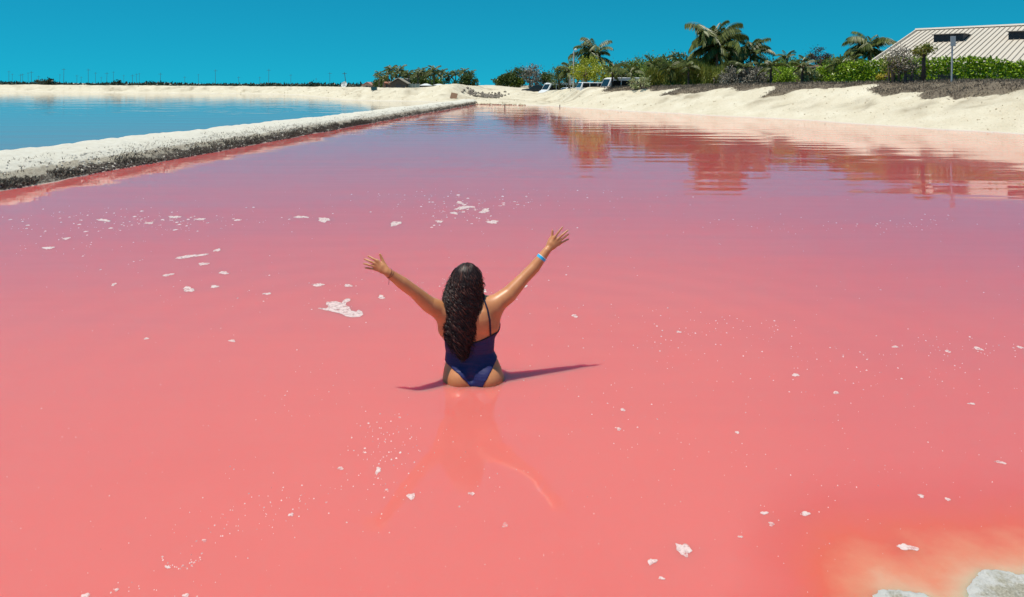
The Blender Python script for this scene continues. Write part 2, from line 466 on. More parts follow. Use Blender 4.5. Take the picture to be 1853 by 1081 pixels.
def levee_point(v, y):
    """v 0 at the pink edge .. 1 at the blue edge"""
    w = lev_width(y); wob = (fbm(y * .45, y * 0 + 2.2, 3) - .5) * .4
    off = v * w
    x = lev_front(y) + wob - off
    H = .48 + .08 * (fbm(y * .3, y * 0 + 5.5, 2) - .5)
    z = np.interp(v, [-.05, 0, .05, .11, .2, .34, .55, .78, .9, 1.0, 1.1], [-.25, 0, .15, .29, .40, .45, .46, .43, .33, 0, -.3]) / .46 * H
    z = z + (fbm(x * 2.3, y * 2.3, 4) - .5) * .11 * np.clip(v * 8, 0, 1)
    return x, z
ysl = np.concatenate([np.linspace(-28, 8, 60), np.geomspace(8.1, 85, 700)])
vs = np.concatenate([np.linspace(-.05, .35, 46), np.linspace(.37, 1.1, 34)])
Yg, Vg = np.meshgrid(ysl, vs, indexing='ij')
Xg, Zg = levee_point(Vg, Yg)
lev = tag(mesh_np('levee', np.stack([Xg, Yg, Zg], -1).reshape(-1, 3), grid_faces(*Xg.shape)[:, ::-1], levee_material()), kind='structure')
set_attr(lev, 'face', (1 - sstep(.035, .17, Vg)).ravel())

# ------------------------------------------------------------------ the bather
def surface_nets(vol, org, h):
    ins = vol < 0
    nx, ny, nz = vol.shape
    acc = np.zeros((nx-1, ny-1, nz-1), np.uint8)
    for i in (0, 1):
        for j in (0, 1):
            for k in (0, 1):
                acc += ins[i:nx-1+i, j:ny-1+j, k:nz-1+k]
    cells = np.argwhere((acc > 0) & (acc < 8))
    idx = np.full(acc.shape, -1, np.int32); idx[tuple(cells.T)] = np.arange(len(cells))
    S = np.zeros((len(cells), 3)); C = np.zeros(len(cells))
    corner = lambda o: vol[cells[:, 0]+o[0], cells[:, 1]+o[1], cells[:, 2]+o[2]]
    for ax in range(3):
        for a in (0, 1):
            for b in (0, 1):
                o0 = [0, 0, 0]; o0[(ax+1) % 3] = a; o0[(ax+2) % 3] = b
                o1 = list(o0); o1[ax] = 1
                v0, v1 = corner(o0), corner(o1)
                m = (v0 < 0) != (v1 < 0)
                t = np.where(m, v0 / np.where(m, v0 - v1, 1), 0)
                p = np.tile(np.array(o0, float), (len(cells), 1)); p[:, ax] += t
                S += np.where(m[:, None], p, 0); C += m
    V = (cells + S / C[:, None]) * h + org
    quads = []
    for ax in range(3):
        sl0 = [slice(None)] * 3; sl1 = [slice(None)] * 3
        sl0[ax] = slice(0, -1); sl1[ax] = slice(1, None)
        a, b = ins[tuple(sl0)], ins[tuple(sl1)]
        e = np.argwhere(a != b)
        u, w = (ax+1) % 3, (ax+2) % 3
        ok = (e[:, u] > 0) & (e[:, w] > 0) & (e[:, u] < vol.shape[u]-1) & (e[:, w] < vol.shape[w]-1)
        e = e[ok]
        def cell(du, dw):
            c = e.copy(); c[:, u] += du; c[:, w] += dw
            return idx[tuple(c.T)]
        q = np.stack([cell(-1, -1), cell(0, -1), cell(0, 0), cell(-1, 0)], 1)
        fl = ~a[tuple(e.T)]
        q[fl] = q[fl][:, ::-1]
        quads.append(q)
    return V, np.concatenate(quads)

class Sdf:
    def __init__(s, lo, hi, h):
        s.lo, s.h = np.array(lo, float), h
        s.n = np.ceil((np.array(hi) - s.lo) / h).astype(int) + 1
        s.v = np.full(s.n, .2, np.float32)
    def region(s, lo, hi):
        a = np.clip(np.floor((np.array(lo) - s.lo) / s.h).astype(int), 0, s.n)
        b = np.clip(np.ceil((np.array(hi) - s.lo) / s.h).astype(int) + 1, 0, s.n)
        sl = tuple(slice(i, j) for i, j in zip(a, b))
        g = np.meshgrid(*[s.lo[k] + s.h * np.arange(a[k], b[k]) for k in range(3)], indexing='ij')
        return sl, [q.astype(np.float32) for q in g]
    def join(s, sl, d, k):
        o = s.v[sl]
        hh = np.clip(.5 + .5 * (o - d) / k, 0, 1)
        s.v[sl] = o * (1 - hh) + d * hh - k * hh * (1 - hh)
    def cut(s, sl, d, k):
        o = s.v[sl]; d = -d
        hh = np.clip(.5 - .5 * (o - d) / k, 0, 1)
        s.v[sl] = o * (1 - hh) + d * hh + k * hh * (1 - hh)
    def capsule(s, a, b, ra, rb, k=.02, cut=False):
        a, b = np.array(a, float), np.array(b, float); r = max(ra, rb) + k + .015
        sl, (x, y, z) = s.region(np.minimum(a, b) - r, np.maximum(a, b) + r)
        ab = b - a
        t = np.clip(((x-a[0])*ab[0] + (y-a[1])*ab[1] + (z-a[2])*ab[2]) / max(ab @ ab, 1e-9), 0, 1)
        d = np.sqrt((x-a[0]-t*ab[0])**2 + (y-a[1]-t*ab[1])**2 + (z-a[2]-t*ab[2])**2) - (ra + (rb-ra)*t)
        (s.cut if cut else s.join)(sl, d, k)
    def chain(s, pts, rad, k=.015):
        # one limb: its segments meet without swelling at the joints, then the whole blends into the body
        pts = [np.array(p, float) for p in pts]; m = max(rad) + k + .015
        sl, (x, y, z) = s.region(np.min(pts, 0) - m, np.max(pts, 0) + m)
        d = None
        for a, b, ra, rb in zip(pts[:-1], pts[1:], rad[:-1], rad[1:]):
            ab = b - a
            t = np.clip(((x-a[0])*ab[0] + (y-a[1])*ab[1] + (z-a[2])*ab[2]) / max(ab @ ab, 1e-9), 0, 1)
            q = np.sqrt((x-a[0]-t*ab[0])**2 + (y-a[1]-t*ab[1])**2 + (z-a[2]-t*ab[2])**2) - (ra + (rb-ra)*t)
            d = q if d is None else np.minimum(d, q)
        s.join(sl, d, k)
    def ellipsoid(s, c, r, k=.02, M=None):
        c, r = np.array(c, float), np.array(r, float); m = r.max() + k + .01
        sl, g = s.region(c - m, c + m)
        p = np.stack([g[i] - c[i] for i in range(3)], -1)
        if M is not None: p = p @ np.array(M)
        q = np.sqrt(((p / r) ** 2).sum(-1)); q2 = np.sqrt(((p / r**2) ** 2).sum(-1))
        s.join(sl, (q * (q - 1) / np.maximum(q2, 1e-6)).astype(np.float32), k)

YB = 5.29                                    # how far off the bather stands
BX = at(856, 690, YB).x
def B(px, py, Y=YB):
    p = at(px, py, Y); return np.array((p.x - BX, Y - YB, p.z))

ROWS = [(700, 802, 911.5, .125), (680, 801.5, 911, .127), (666, 803.5, 907, .118), (653, 807, 901, .104), (636, 808.5, 891.5, .090), (613, 804.5, 893, .094),
        (590, 800, 898, .104), (572, 803, 897, .107), (558, 812, 890, .094), (546, 822, 878, .070), (536, 830, 864, .05)]
zz = np.array([B(856, r[0])[2] for r in ROWS]); xl = np.array([B(r[1], r[0])[0] for r in ROWS]); xr = np.array([B(r[2], r[0])[0] for r in ROWS])
bb = np.array([r[3] for r in ROWS])
def torso(x, y, z):
    c = np.interp(z, zz, (xl + xr) / 2); a = np.interp(z, zz, (xr - xl) / 2); b = np.interp(z, zz, bb)
    yc = np.interp(z, [-.1, .05, .2, .38, .55], [0, .0, .012, 0, .0])
    q = (np.abs((x - c) / a) ** 2.25 + np.abs((y - yc) / b) ** 2.25) ** (1 / 2.25)
    d = (q - 1) * np.minimum(a, b) * .92
    return np.maximum(d, np.maximum(z - zz[-1] - .0, -.07 - z))

body = Sdf((-.86, -.42, -.79), (.80, .34, 1.10), .0046)
sl, (x, y, z) = body.region((-.32, -.22, -.12), (.3, .24, .62))
body.v[sl] = torso(x, y, z)
for sx in (-1, 1):
    cx_ = .007
    body.ellipsoid((cx_ + sx * .088, -.062, .015), (.098, .088, .092), .035)           # buttocks
    body.chain([(cx_ + sx * .112, -.005, -.03), (cx_ + sx * .105, .005, -.38), (cx_ + sx * .10, -.01, -.70)], (.098, .058, .040), .03)
    body.chain([(cx_ + sx * .105, -.005, -.36), (cx_ + sx * .10, -.035, -.50), (cx_ + sx * .10, -.012, -.66)], (.05, .052, .038), .03)
    body.chain([(cx_ + sx * .10, -.03, -.735), (cx_ + sx * .105, .07, -.745), (cx_ + sx * .12, .14, -.755)], (.034, .032, .02), .02)
    body.ellipsoid((sx * .085 - .012, .085, .36), (.075, .062, .07), .03)              # bust
    body.ellipsoid((sx * .085 - .012, -.085, .44), (.05, .028, .075), .035)            # shoulder blades
body.capsule((-.012, -.14, .05), (-.012, -.128, .42), .02, .022, .03, cut=True)        # hollow of the spine
body.capsule((.007, -.175, -.10), (.007, -.165, .03), .012, .010, .018, cut=True)
body.chain([(-.03, -.005, .52), (-.035, .012, .64)], (.056, .052), .03)                # neck
HD = np.array((-.042, .02, .715))
body.ellipsoid(HD + (0, -.005, .012), (.076, .094, .094), .02)
body.ellipsoid(HD + (0, .035, -.05), (.055, .058, .062), .03)
body.chain([HD + (0, .092, .012), HD + (0, .112, -.022)], (.008, .013), .012)          # nose
body.chain([HD + (-.02, .088, -.058), HD + (.02, .088, -.058)], (.009, .009), .008)    # lips
for sx in (-1, 1):
    body.capsule(HD + (sx * .030, .103, .010), HD + (sx * .034, .103, .010), .012, .012, .012, cut=True)
    body.ellipsoid(HD + (sx * .03, .082, .010), (.013, .012, .012), .004)              # eyeball
    body.ellipsoid(HD + (sx * .079, -.005, -.005), (.010, .020, .030), .006)           # ear
    body.chain([HD + (sx * .014, .098, .032), HD + (sx * .045, .088, .034)], (.006, .005), .008)

# arms: left reaches a little towards the camera, right a little away from it
LA = [B(806, 566, 5.27), B(776, 551, 5.20), B(751, 529, 5.13), B(727, 511.5, 5.08), B(703.5, 494.5, 5.03)]
RA = [B(890, 556, 5.29), B(921, 533, 5.33), B(948, 503.5, 5.37), B(967, 484, 5.40), B(989.5, 454, 5.43)]
body.chain(LA, (.071, .056, .043, .042, .029), .02)
body.chain(RA, (.069, .058, .043, .042, .029), .02)
body.chain([B(828, 556, 5.28), LA[0]], (.06, .062), .04)
body.chain([B(868, 548, 5.28), RA[0]], (.06, .062), .04)
body.chain([B(806, 596, 5.27), B(806, 570, 5.26)], (.045, .05), .05)                   # the fold behind the armpit
body.chain([B(889, 590, 5.28), B(893, 566, 5.29)], (.045, .05), .05)
def hand(Y0, wrist, palm, fingers, thumb):
    W = B(*wrist, Y0)
    knuckles = []
    for (kx, ky), (tx, ty), r in fingers:
        Kn, Tp = B(kx, ky, Y0 + .012), B(tx, ty, Y0 + .03)
        knuckles.append(Kn)
        mid1 = Kn + (Tp - Kn) * .42 + np.array((0, -.006, .002)); mid2 = Kn + (Tp - Kn) * .74 + np.array((0, -.002, .002))
        body.chain([Kn, mid1, mid2, Tp], (r, r * .92, r * .85, r * .68), .004)
        body.chain([W + (Kn - W) * .18, W + (Kn - W) * .6, Kn], (.017, .0145, r * 1.12), .012)      # the bone in the palm
    for a, b in zip(knuckles[:-1], knuckles[1:]):
        body.chain([W + (a - W) * .55, W + (b - W) * .55], (.013, .013), .012)
    (bx, by), (mx, my), (tx, ty) = thumb
    body.chain([W + (B(bx, by, Y0 + .02) - W) * .35, B(bx, by, Y0 + .02), B(mx, my, Y0 + .028), B(tx, ty, Y0 + .03)], (.018, .0135, .0105, .0075), .007)
hand(5.02, (703.5, 494.5), None,
     [((683, 472.5), (666.3, 464), .0085), ((679, 477), (659.8, 469.3), .0088), ((678, 482.3), (658.2, 477.3), .0085), ((681, 488), (661, 485.2), .0078)],
     ((694.5, 477.5), (691, 468.5), (687.5, 460.5)))
hand(5.44, (989.5, 454), None,
     [((1003.5, 430), (1017.8, 411.5), .0085), ((1009, 433), (1027.8, 417.2), .0088), ((1011.8, 437.2), (1028.8, 424.2), .0085), ((1011.5, 442.2), (1029.2, 433), .0078)],
     ((994.5, 435.5), (999.3, 427.5), (999.8, 417.5)))

# what is worn is cut from the same form, a few millimetres proud of the skin
def pxz(pts, Y=5.185):
    q = np.array([B(*p, Y)[[0, 2]] for p in pts]); return q[:, 0], q[:, 1]
lx_, lz_ = pxz([(790, 655), (806.5, 663.5), (830, 675), (845, 688), (853.5, 700), (856, 712)])
rx_, rz_ = pxz([(870, 712), (873, 699), (878, 688), (888, 673), (901.5, 654), (915, 640)])
legx, legz = np.concatenate([lx_, rx_]), np.concatenate([lz_, rz_])
topx, topz = pxz([(780, 598), (799, 607), (820, 617), (850, 624), (866, 620.5), (880, 615.5), (896, 609), (915, 604)])
sl, (x, y, z) = body.region((-.3, -.24, -.2), (.3, .24, .66))
bv = body.v[sl]
zt = np.interp(x, topx, topz) + np.clip((y + .02) / .10, 0, 1) * .11
zl = np.interp(x, legx, legz)
arm_guard = np.minimum(x - xl.min() - .02, xr.max() + .02 - x)
reg = np.maximum(np.maximum((z - zt) * .8, (zl - z) * .62), -arm_guard)
suit_v = np.maximum(bv - .0045, reg)
suit_in = np.maximum(suit_v, -(bv + .004))
sx_, sz_ = pxz([(887.5, 618), (887.5, 600), (886.3, 580), (882, 562), (876.5, 548), (871, 538)])
strap_x = np.interp(z, sz_, sx_)
edge = np.abs(z - zt) * .8
trim_v = np.maximum(np.maximum(bv - .0058, -(bv + .003)), np.maximum(edge - .0045, -arm_guard))
th_ = np.maximum(bv - .006, -(bv + .003))
mirror = 2 * np.interp(z, zz, (xl + xr) / 2) - strap_x
strap_vs = [np.maximum(th_, np.maximum(np.abs(x - q) - .0062, np.maximum(zt - .004 - z, z - .625))) for q in (strap_x, mirror)]
org = body.lo + np.array([q.start for q in sl]) * body.h
CLOTH = [surface_nets(q, org, body.h) for q in (suit_in, trim_v, *strap_vs)]

def skin_material():
    m, N, L, Bs = new_mat('tanned_skin')
    g = N.new('ShaderNodeTexCoord')
    n1 = noise_node(N, L, 9, 5, .6, g.outputs['Object']); n2 = noise_node(N, L, 260, 3, .6, g.outputs['Object'])
    c = ramp_node(N, L, n1.outputs[0], [(.3, (.47, .185, .073)), (.7, (.60, .260, .112))]).outputs[0]
    L.new(c, Bs.inputs['Base Color']); Bs.inputs['Roughness'].default_value = .40; Bs.inputs['Specular IOR Level'].default_value = .5
    Bs.inputs['Subsurface Weight'].default_value = .12; Bs.inputs['Subsurface Radius'].default_value = (1, .35, .2); Bs.inputs['Subsurface Scale'].default_value = .01
    bump_node(N, L, Bs, n2.outputs[0], .15, .002)
    return m
V, Fq = surface_nets(body.v, body.lo, body.h)
def relax(V, F, it=2, lam=.45):
    e = np.concatenate([F[:, [0, 1]], F[:, [1, 2]], F[:, [2, 3]], F[:, [3, 0]]])
    for k in range(it * 2):
        s = np.zeros_like(V); c = np.zeros(len(V))
        np.add.at(s, e[:, 0], V[e[:, 1]]); np.add.at(c, e[:, 0], 1)
        np.add.at(s, e[:, 1], V[e[:, 0]]); np.add.at(c, e[:, 1], 1)
        V = V + (s / np.maximum(c, 1)[:, None] - V) * (lam if k % 2 == 0 else -lam * .98)
    return V
V = relax(V, Fq)
person = mesh_np('person', V, Fq, skin_material(), loc=(BX, YB, 0))
tag(person, 'woman in a navy swimsuit wading hip deep in pink water with both arms raised', 'person')
def fabric(name, col, rough=.55):
    m, N, L, Bs = new_mat(name)
    g = N.new('ShaderNodeTexCoord')
    t = noise_node(N, L, 30, 4, .6, g.outputs['Object'])
    mp = N.new('ShaderNodeMapping'); mp.inputs['Scale'].default_value = (3, 3, 26); mp.inputs['Rotation'].default_value = (0, R(12), 0); L.new(g.outputs['Object'], mp.inputs[0])
    w = noise_node(N, L, 1.0, 3, .5, mp.outputs[0])
    L.new(mix_node(N, L, t.outputs[0], tuple(c * .7 for c in col), tuple(c * 1.3 for c in col)), Bs.inputs['Base Color'])
    Bs.inputs['Roughness'].default_value = rough; Bs.inputs['Specular IOR Level'].default_value = .35
    bump_node(N, L, Bs, w.outputs[0], .9, .012)
    return m
suit = mesh_np('swimsuit', relax(CLOTH[0][0], CLOTH[0][1], 1), CLOTH[0][1], fabric('navy_fabric', (.014, .016, .095)), person)
M_TRIM = fabric('dark_trim', (.010, .008, .035))
mesh_np('neckline_trim', relax(CLOTH[1][0], CLOTH[1][1], 1), CLOTH[1][1], M_TRIM, suit)
for q in CLOTH[2:]: mesh_np('shoulder_strap', relax(q[0], q[1], 1), q[1], M_TRIM, suit)
# eyes, brows and lips
def ball(c, r, name, mat, parent):
    q = MB(); n, k = 10, 7; v = [tuple(np.array(c) + np.array(r) * (math.sin(math.pi*i/k)*math.cos(2*math.pi*j/n), math.cos(math.pi*i/k), math.sin(math.pi*i/k)*math.sin(2*math.pi*j/n))) for i in range(k+1) for j in range(n)]
    q.add(v, [(i*n+j, i*n+(j+1) % n, (i+1)*n+(j+1) % n, (i+1)*n+j) for i in range(k) for j in range(n)]); return q.build(name, mat, parent, smooth=True)
M_EYE = simple('eye_white', (.7, .68, .66), .2, .03); M_IRIS = simple('dark_iris', (.03, .015, .01), .15, .1); M_LIP = simple('lips', (.42, .12, .09), .45, .1); M_BROW = simple('dark_brow', (.02, .01, .008), .8, .2)
for sx in (-1, 1):
    c = HD + np.array((sx * .030, .0895, .010))
    ey = ball(c, (.0115, .0065, .0065), 'eye', M_EYE, person); ball(c + (0, .0045, 0), (.0048, .0028, .0048), 'iris', M_IRIS, ey)
    q = MB(); q.tube([HD + np.array(p_) for p_ in ((sx * .014, .103, .027), (sx * .030, .102, .032), (sx * .046, .090, .027))], [.003, .0032, .0015], 6); q.build('eyebrow', M_BROW, person, smooth=True)
q = MB(); q.tube([HD + np.array(p_) for p_ in ((-.022, .091, -.058), (0, .099, -.058), (.022, .091, -.058))], [.002, .0055, .002], 8); q.build('lips', M_LIP, person, smooth=True)
# paper wristband and thin bracelets
def band(name, c, axis, r, w, mat, th=.0012, tail=False):
    axis = np.array(axis) / np.linalg.norm(axis); q = Vector(axis).to_track_quat('Z', 'Y').to_matrix()
    mb = MB(); n = 28; v = []
    for k in range(n):
        a = 2 * math.pi * k / n
        for rr, zz_ in ((r, -w/2), (r + th, -w/2), (r + th, w/2), (r, w/2)):
            v.append(Vector(c) + q @ Vector((rr * math.cos(a), rr * math.sin(a), zz_)))
    f = []
    for k in range(n):
        j = (k + 1) % n
        for e in range(4): f.append((4*k+e, 4*j+e, 4*j+(e+1) % 4, 4*k+(e+1) % 4))
    mb.add(v, f)
    return mb.build(name, mat, person, smooth=False)
wb = RA[3] + (RA[4] - RA[3]) * .56
band('wristband', wb, RA[4] - RA[3], .0352, .021, simple('blue_paper_band', (.03, .42, .75), .35, .12, 40))
band('wristband_edge', wb + (RA[4] - RA[3]) / np.linalg.norm(RA[4] - RA[3]) * .0115, RA[4] - RA[3], .0352, .004, simple('white_band_edge', (.75, .82, .85), .4))
M_CORD = simple('dark_red_cord', (.16, .03, .025), .7)
ax = LA[4] - LA[3]; u_ = ax / np.linalg.norm(ax)
for off, tl in ((-.004, .1), (.008, -.2)):
    band('bracelet', LA[4] + u_ * (off - .012), u_ + np.array((tl * .4, 0, tl)), .0305, .0022, M_CORD, .002)
mb = MB(); p0 = LA[4] + u_ * -.004 + np.array((0, -.012, -.031)); mb.tube([p0, p0 + (.002, -.002, -.02), p0 + (-.001, 0, -.042)], .0016, 5)
mb.build('bracelet_tail', M_CORD, person)

# long curly hair
HL = [(330, 560), (390, 524), (440, 506), (500, 494), (560, 502), (640, 500), (700, 502), (760, 524), (800, 546), (838, 572)]
HR = [(305, 640), (350, 690), (420, 694), (520, 690), (600, 681), (680, 664), (760, 648), (820, 630), (842, 606)]
def crop(c): return B(640 + c[1] / 3.002, 380 + c[0] / 3.002, 5.17)
hl, hr = np.array([crop(c) for c in HL]), np.array([crop(c) for c in HR])
def hair_edges(z):
    o = np.argsort(hl[:, 2]); o2 = np.argsort(hr[:, 2])
    return np.interp(z, hl[o, 2], hl[o, 0]), np.interp(z, hr[o2, 2], hr[o2, 0])
Z_END = crop((842, 600))[2]
def back_y(x, z):
    """the outer surface of the back at x, z"""
    c = np.interp(z, zz, (xl + xr) / 2); a = np.interp(z, zz, (xr - xl) / 2); b = np.interp(z, zz, bb) + np.where(z > .45, .01, 0)
    return -b * np.clip(1 - np.abs((x - c) / a) ** 2.25, .02, 1) ** (1 / 2.25)
hv, hf = [], []
hr_rng = np.random.default_rng(5)
NS, NP, NR = 900, 72, 4
t = np.linspace(0, 1, NP)
def strand(u, layer, zstart, zend, amp, wave, ph, rad, fly=0):
    # falls from the crown of the head down the back; u -1..1 across, layer 0..1 out from the head
    zs = zstart + (zend - zstart) * t
    L_, R_ = hair_edges(np.clip(zs, Z_END + .02, .735))
    top = HD[2] + .114
    k = np.clip((top - zs) / .105, 0, 1)
    half = .93 * (R_ - L_) / 2 * np.sqrt(np.clip(1 - (1 - k) ** 2, 0, 1)) * np.where(k < 1, .96 + .04 * k, 1)
    mid_ = (R_ + L_) / 2
    uu = u * (1 - .12 * np.clip((t - .7) / .3, 0, 1) * (1 - abs(fly)))
    x = mid_ + half * uu
    # depth: round the skull, then an even fall over neck and back
    prof = np.interp(zs, [.1, .25, .40, .52, .62, .69, .74, .78, .81, .83], [-.118, -.116, -.122, -.118, -.106, -.097, -.083, -.062, -.032, 0.01])
    low = np.clip((.66 - zs) / .12, 0, 1)
    y = prof * (np.sqrt(np.clip(1 - (uu * .95) ** 2, 0.03, 1)) * (1 - low) + (1 - .35 * uu ** 2) * low)
    y = y - layer * (.012 + .010 * low) * np.sqrt(np.clip(1 - uu ** 2 * .85, 0, 1))
    g = np.clip(t * 3, 0, 1) * amp
    a = 2 * np.pi * (t * abs(zend - zstart) / wave) + ph + 1.8 * np.sin(t * (4 + 3 * layer) + 5 * ph)
    return np.stack([x + g * np.cos(a) + fly * .05 * t ** 1.5, y + g * .8 * np.sin(a), zs + .2 * g * np.sin(a * .7 + 1)], 1)
def sweep(P, r):
    d = np.gradient(P, axis=0); d /= np.linalg.norm(d, axis=1)[:, None] + 1e-9
    a = np.cross(d, (0.3, 1, .2)); a /= np.linalg.norm(a, axis=1)[:, None] + 1e-9
    b = np.cross(a, d)
    rr = (r * np.clip((1.02 - t) * 6, .25, 1))[:, None]
    n0 = sum(len(v) for v in hv)
    ang_ = [2 * np.pi * k / NR for k in range(NR)]
    hv.append(np.stack([P + rr * (a * math.cos(q) + b * math.sin(q)) for q in ang_], 1).reshape(-1, 3))
    i = np.arange(NP - 1)[:, None] * NR; k = np.arange(NR)[None]
    hf.append((np.stack([i + k, i + (k + 1) % NR, i + NR + (k + 1) % NR, i + NR + k], -1).reshape(-1, 4) + n0))
for i in range(NS):
    u = np.clip(hr_rng.normal(0, .55), -1, 1) if i % 3 else hr_rng.uniform(-1, 1)
    lay = hr_rng.random() ** .7
    zst = HD[2] + .1155 - .05 * hr_rng.random() ** 2 - .012 * (1 - lay)
    zen = Z_END + .02 + abs(u) ** 1.5 * .13 + .16 * hr_rng.random() ** 2.0
    sweep(strand(u, lay, zst, zen, hr_rng.uniform(.005, .019), hr_rng.uniform(.05, .13), hr_rng.uniform(0, 6.28), 0), hr_rng.choice([.0012, .002, .003, .0046]) * hr_rng.uniform(.8, 1.2))
for i in range(230):                      # loose curls at the edges
    u = hr_rng.choice([-1, 1], p=[.7, .3]) * hr_rng.uniform(.86, 1.16)
    sweep(strand(u, .5, HD[2] + hr_rng.uniform(-.08, .10), hr_rng.uniform(.16, .58), hr_rng.uniform(.008, .021), hr_rng.uniform(.04, .08), hr_rng.uniform(0, 6.28), .0007, np.sign(u) * hr_rng.random() * .35), hr_rng.uniform(.0008, .0018))
core = Sdf((-.25, -.3, .05), (.2, .2, .86), .006)
core.ellipsoid(HD + (0, -.012, .016), (.076, .090, .093), .01)
core.ellipsoid(HD + (0, -.002, .026), (.0795, .0945, .082), .01)
zs = np.linspace(HD[2] + .02, Z_END + .05, 26)
for za, zb in zip(zs[:-1], zs[1:]):
    for q in np.linspace(-.6, .6, 7):
        pts = []
        for z_ in (za, zb):
            L_, R_ = hair_edges(np.array([z_])); x_ = float((L_ + R_)[0] / 2 + (R_ - L_)[0] / 2 * q * (.9 if z_ > .3 else .9 - .8 * (.3 - z_)))
            y_ = float(np.interp(z_, [.1, .25, .40, .52, .62, .70], [-.100, -.098, -.104, -.100, -.088, -.072])) * (1 - .35 * q * q)
            pts.append((x_, y_, z_))
        core.capsule(pts[0], pts[1], .017, .017, .012)
def hair_material():
    m, N, L, Bs = new_mat('dark_brown_hair')
    g = N.new('ShaderNodeNewGeometry')
    r = ramp_node(N, L, g.outputs['Random Per Island'], [(0, (.005, .0025, .0025)), (.6, (.019, .008, .0075)), (1, (.085, .030, .021))])
    L.new(r.outputs[0], Bs.inputs['Base Color']); Bs.inputs['Roughness'].default_value = .42
    Bs.inputs['Specular IOR Level'].default_value = .32
    return m
M_HAIR = hair_material()
hair = mesh_np('hair', np.concatenate(hv), np.concatenate(hf), M_HAIR, person)
cv, cf = surface_nets(core.v, core.lo, core.h)
cap = mesh_np('hair_mass', cv, cf, simple('hair_depth', (.008, .004, .004), 1.0, .5, 160, bump=.8), hair)

# ------------------------------------------------------------------ plants: helpers
ORD = ['first','second','third','fourth','fifth','sixth','seventh','eighth','ninth','tenth','eleventh','twelfth','thirteenth','fourteenth','fifteenth','sixteenth',
       'seventeenth','eighteenth','nineteenth','twentieth','twenty-first','twenty-second','twenty-third','twenty-fourth','twenty-fifth','twenty-sixth','twenty-seventh','twenty-eighth','twenty-ninth','thirtieth']
def unit(v): return v / (np.linalg.norm(v, axis=-1, keepdims=True) + 1e-9)
def leaf_quads(P, length, width, up=.3, rng=RNG, dirs=None):
    n = len(P)
    u = unit(rng.normal(size=(n, 3)) + np.array((0, 0, up))) if dirs is None else unit(dirs)
    v = unit(np.cross(u, rng.normal(size=(n, 3))))
    L = (length * rng.uniform(.65, 1.3, n))[:, None]; W = (width * rng.uniform(.7, 1.3, n))[:, None]
    V = np.stack([P, P + u * L * .45 + v * W * .5, P + u * L, P + u * L * .45 - v * W * .5], 1).reshape(-1, 3)
    return V, np.arange(4 * n).reshape(n, 4)
def clumps(center, radii, nc, nl, spread, rng=RNG, shell=.55, flat=.75):
    """leaf points in clumps that sit through an uneven crown"""
    d = unit(rng.normal(size=(nc, 3))); r = rng.uniform(shell, 1.06, nc) ** .8
    C = np.array(center) + d * r[:, None] * np.array(radii)
    s = spread * rng.uniform(.6, 1.35, nc)
    k = rng.integers(0, nc, nl)
    return C, C[k] + rng.normal(size=(nl, 3)) * (s[k])[:, None] * np.array((1, 1, flat))
M_BARK = simple('grey_brown_bark', (.16, .12, .085), .9, .4, 5, bump=.4)
M_PALMBARK = simple('palm_bark', (.17, .14, .11), .9, .4, 9, bump=.4)
M_DARKBARK = simple('dark_bark', (.055, .042, .034), .9, .4, 9)
M_LEAF = {'dark': leafy('dark_leaves', (.040, .070, .012), (.125, .175, .035)),
          'mid': leafy('green_leaves', (.07, .125, .012), (.22, .30, .04)),
          'lime': leafy('yellow_green_leaves', (.22, .27, .012), (.46, .48, .03)),
          'hedge': leafy('hedge_leaves', (.10, .20, .008), (.40, .56, .025), .4),
          'olive': leafy('olive_leaves', (.10, .13, .012), (.31, .32, .05)),
          'grey': leafy('dry_grey_twigs', (.11, .10, .075), (.33, .30, .24), .8, .1),
          'rust': leafy('dark_reddish_leaves', (.035, .022, .014), (.085, .055, .03)),
          'pale': leafy('cream_edged_leaves', (.14, .20, .05), (.55, .55, .30)),
          'yellow': leafy('yellow_blossom', (.35, .30, .02), (.62, .52, .05)),
          'scrub': leafy('scrub_leaves', (.020, .034, .016), (.050, .065, .028))}
M_PALM = leafy('palm_leaflets', (.045, .07, .014), (.22, .25, .06), .42, .3)
M_PALMDRY = leafy('dry_palm_leaflets', (.06, .05, .03), (.20, .17, .10), .6, .2)

def tree(name, px, py_top, Y, w_px, h_px, leaf, nl, leaf_size, label, cat='tree', group=None, bark=None, nc=40, trunk_h=None, flat=.75, shell=.5, rng=None, stems=1):
    """broad crown: w_px, h_px are the crown's size as seen"""
    rng = rng or RNG
    k = Y / FPX
    top = at(px, py_top, Y)
    g = hgt(top.x, Y)
    rx, rz = w_px * k / 2, h_px * k / 2
    cz = top.z - rz - g
    root = thing(name, (top.x, Y, g), label, cat, group)
    C, P = clumps((0, 0, cz), (rx, rx * .9, rz), nc, nl, min(rx, rz) * .27, rng, shell, flat)
    P[:, 2] = np.maximum(P[:, 2], .05)
    V, F = leaf_quads(P, leaf_size, leaf_size * .55, .35, rng)
    tr = MB()
    for q in range(stems):
        bx = (q - (stems - 1) / 2) * rx * .35
        r0 = max(.05, .045 * (cz + rz)); hz = max(cz - rz * .35, .3)
        tr.tube([(bx, 0, -.1), (bx * 1.1 + .04 * rx, .02, hz * .5), (bx * 1.2, 0, hz), (bx * .8, 0, cz + rz * .3)], [r0, r0 * .8, r0 * .65, r0 * .3], 7)
    for c in C[:10]:
        tr.tube([(0, 0, max(cz - rz * .4, .25)), tuple((np.array((0, 0, cz - rz * .2)) + c) / 2 + np.array((0, 0, -.05 * rz))), tuple(c)], [.04 + .012 * cz, .03, .012], 5)
    tr.build('trunk', bark or M_BARK, root, smooth=True)
    tag(mesh_np('crown', V, F, M_LEAF[leaf], root, smooth=False), kind='stuff')
    return root

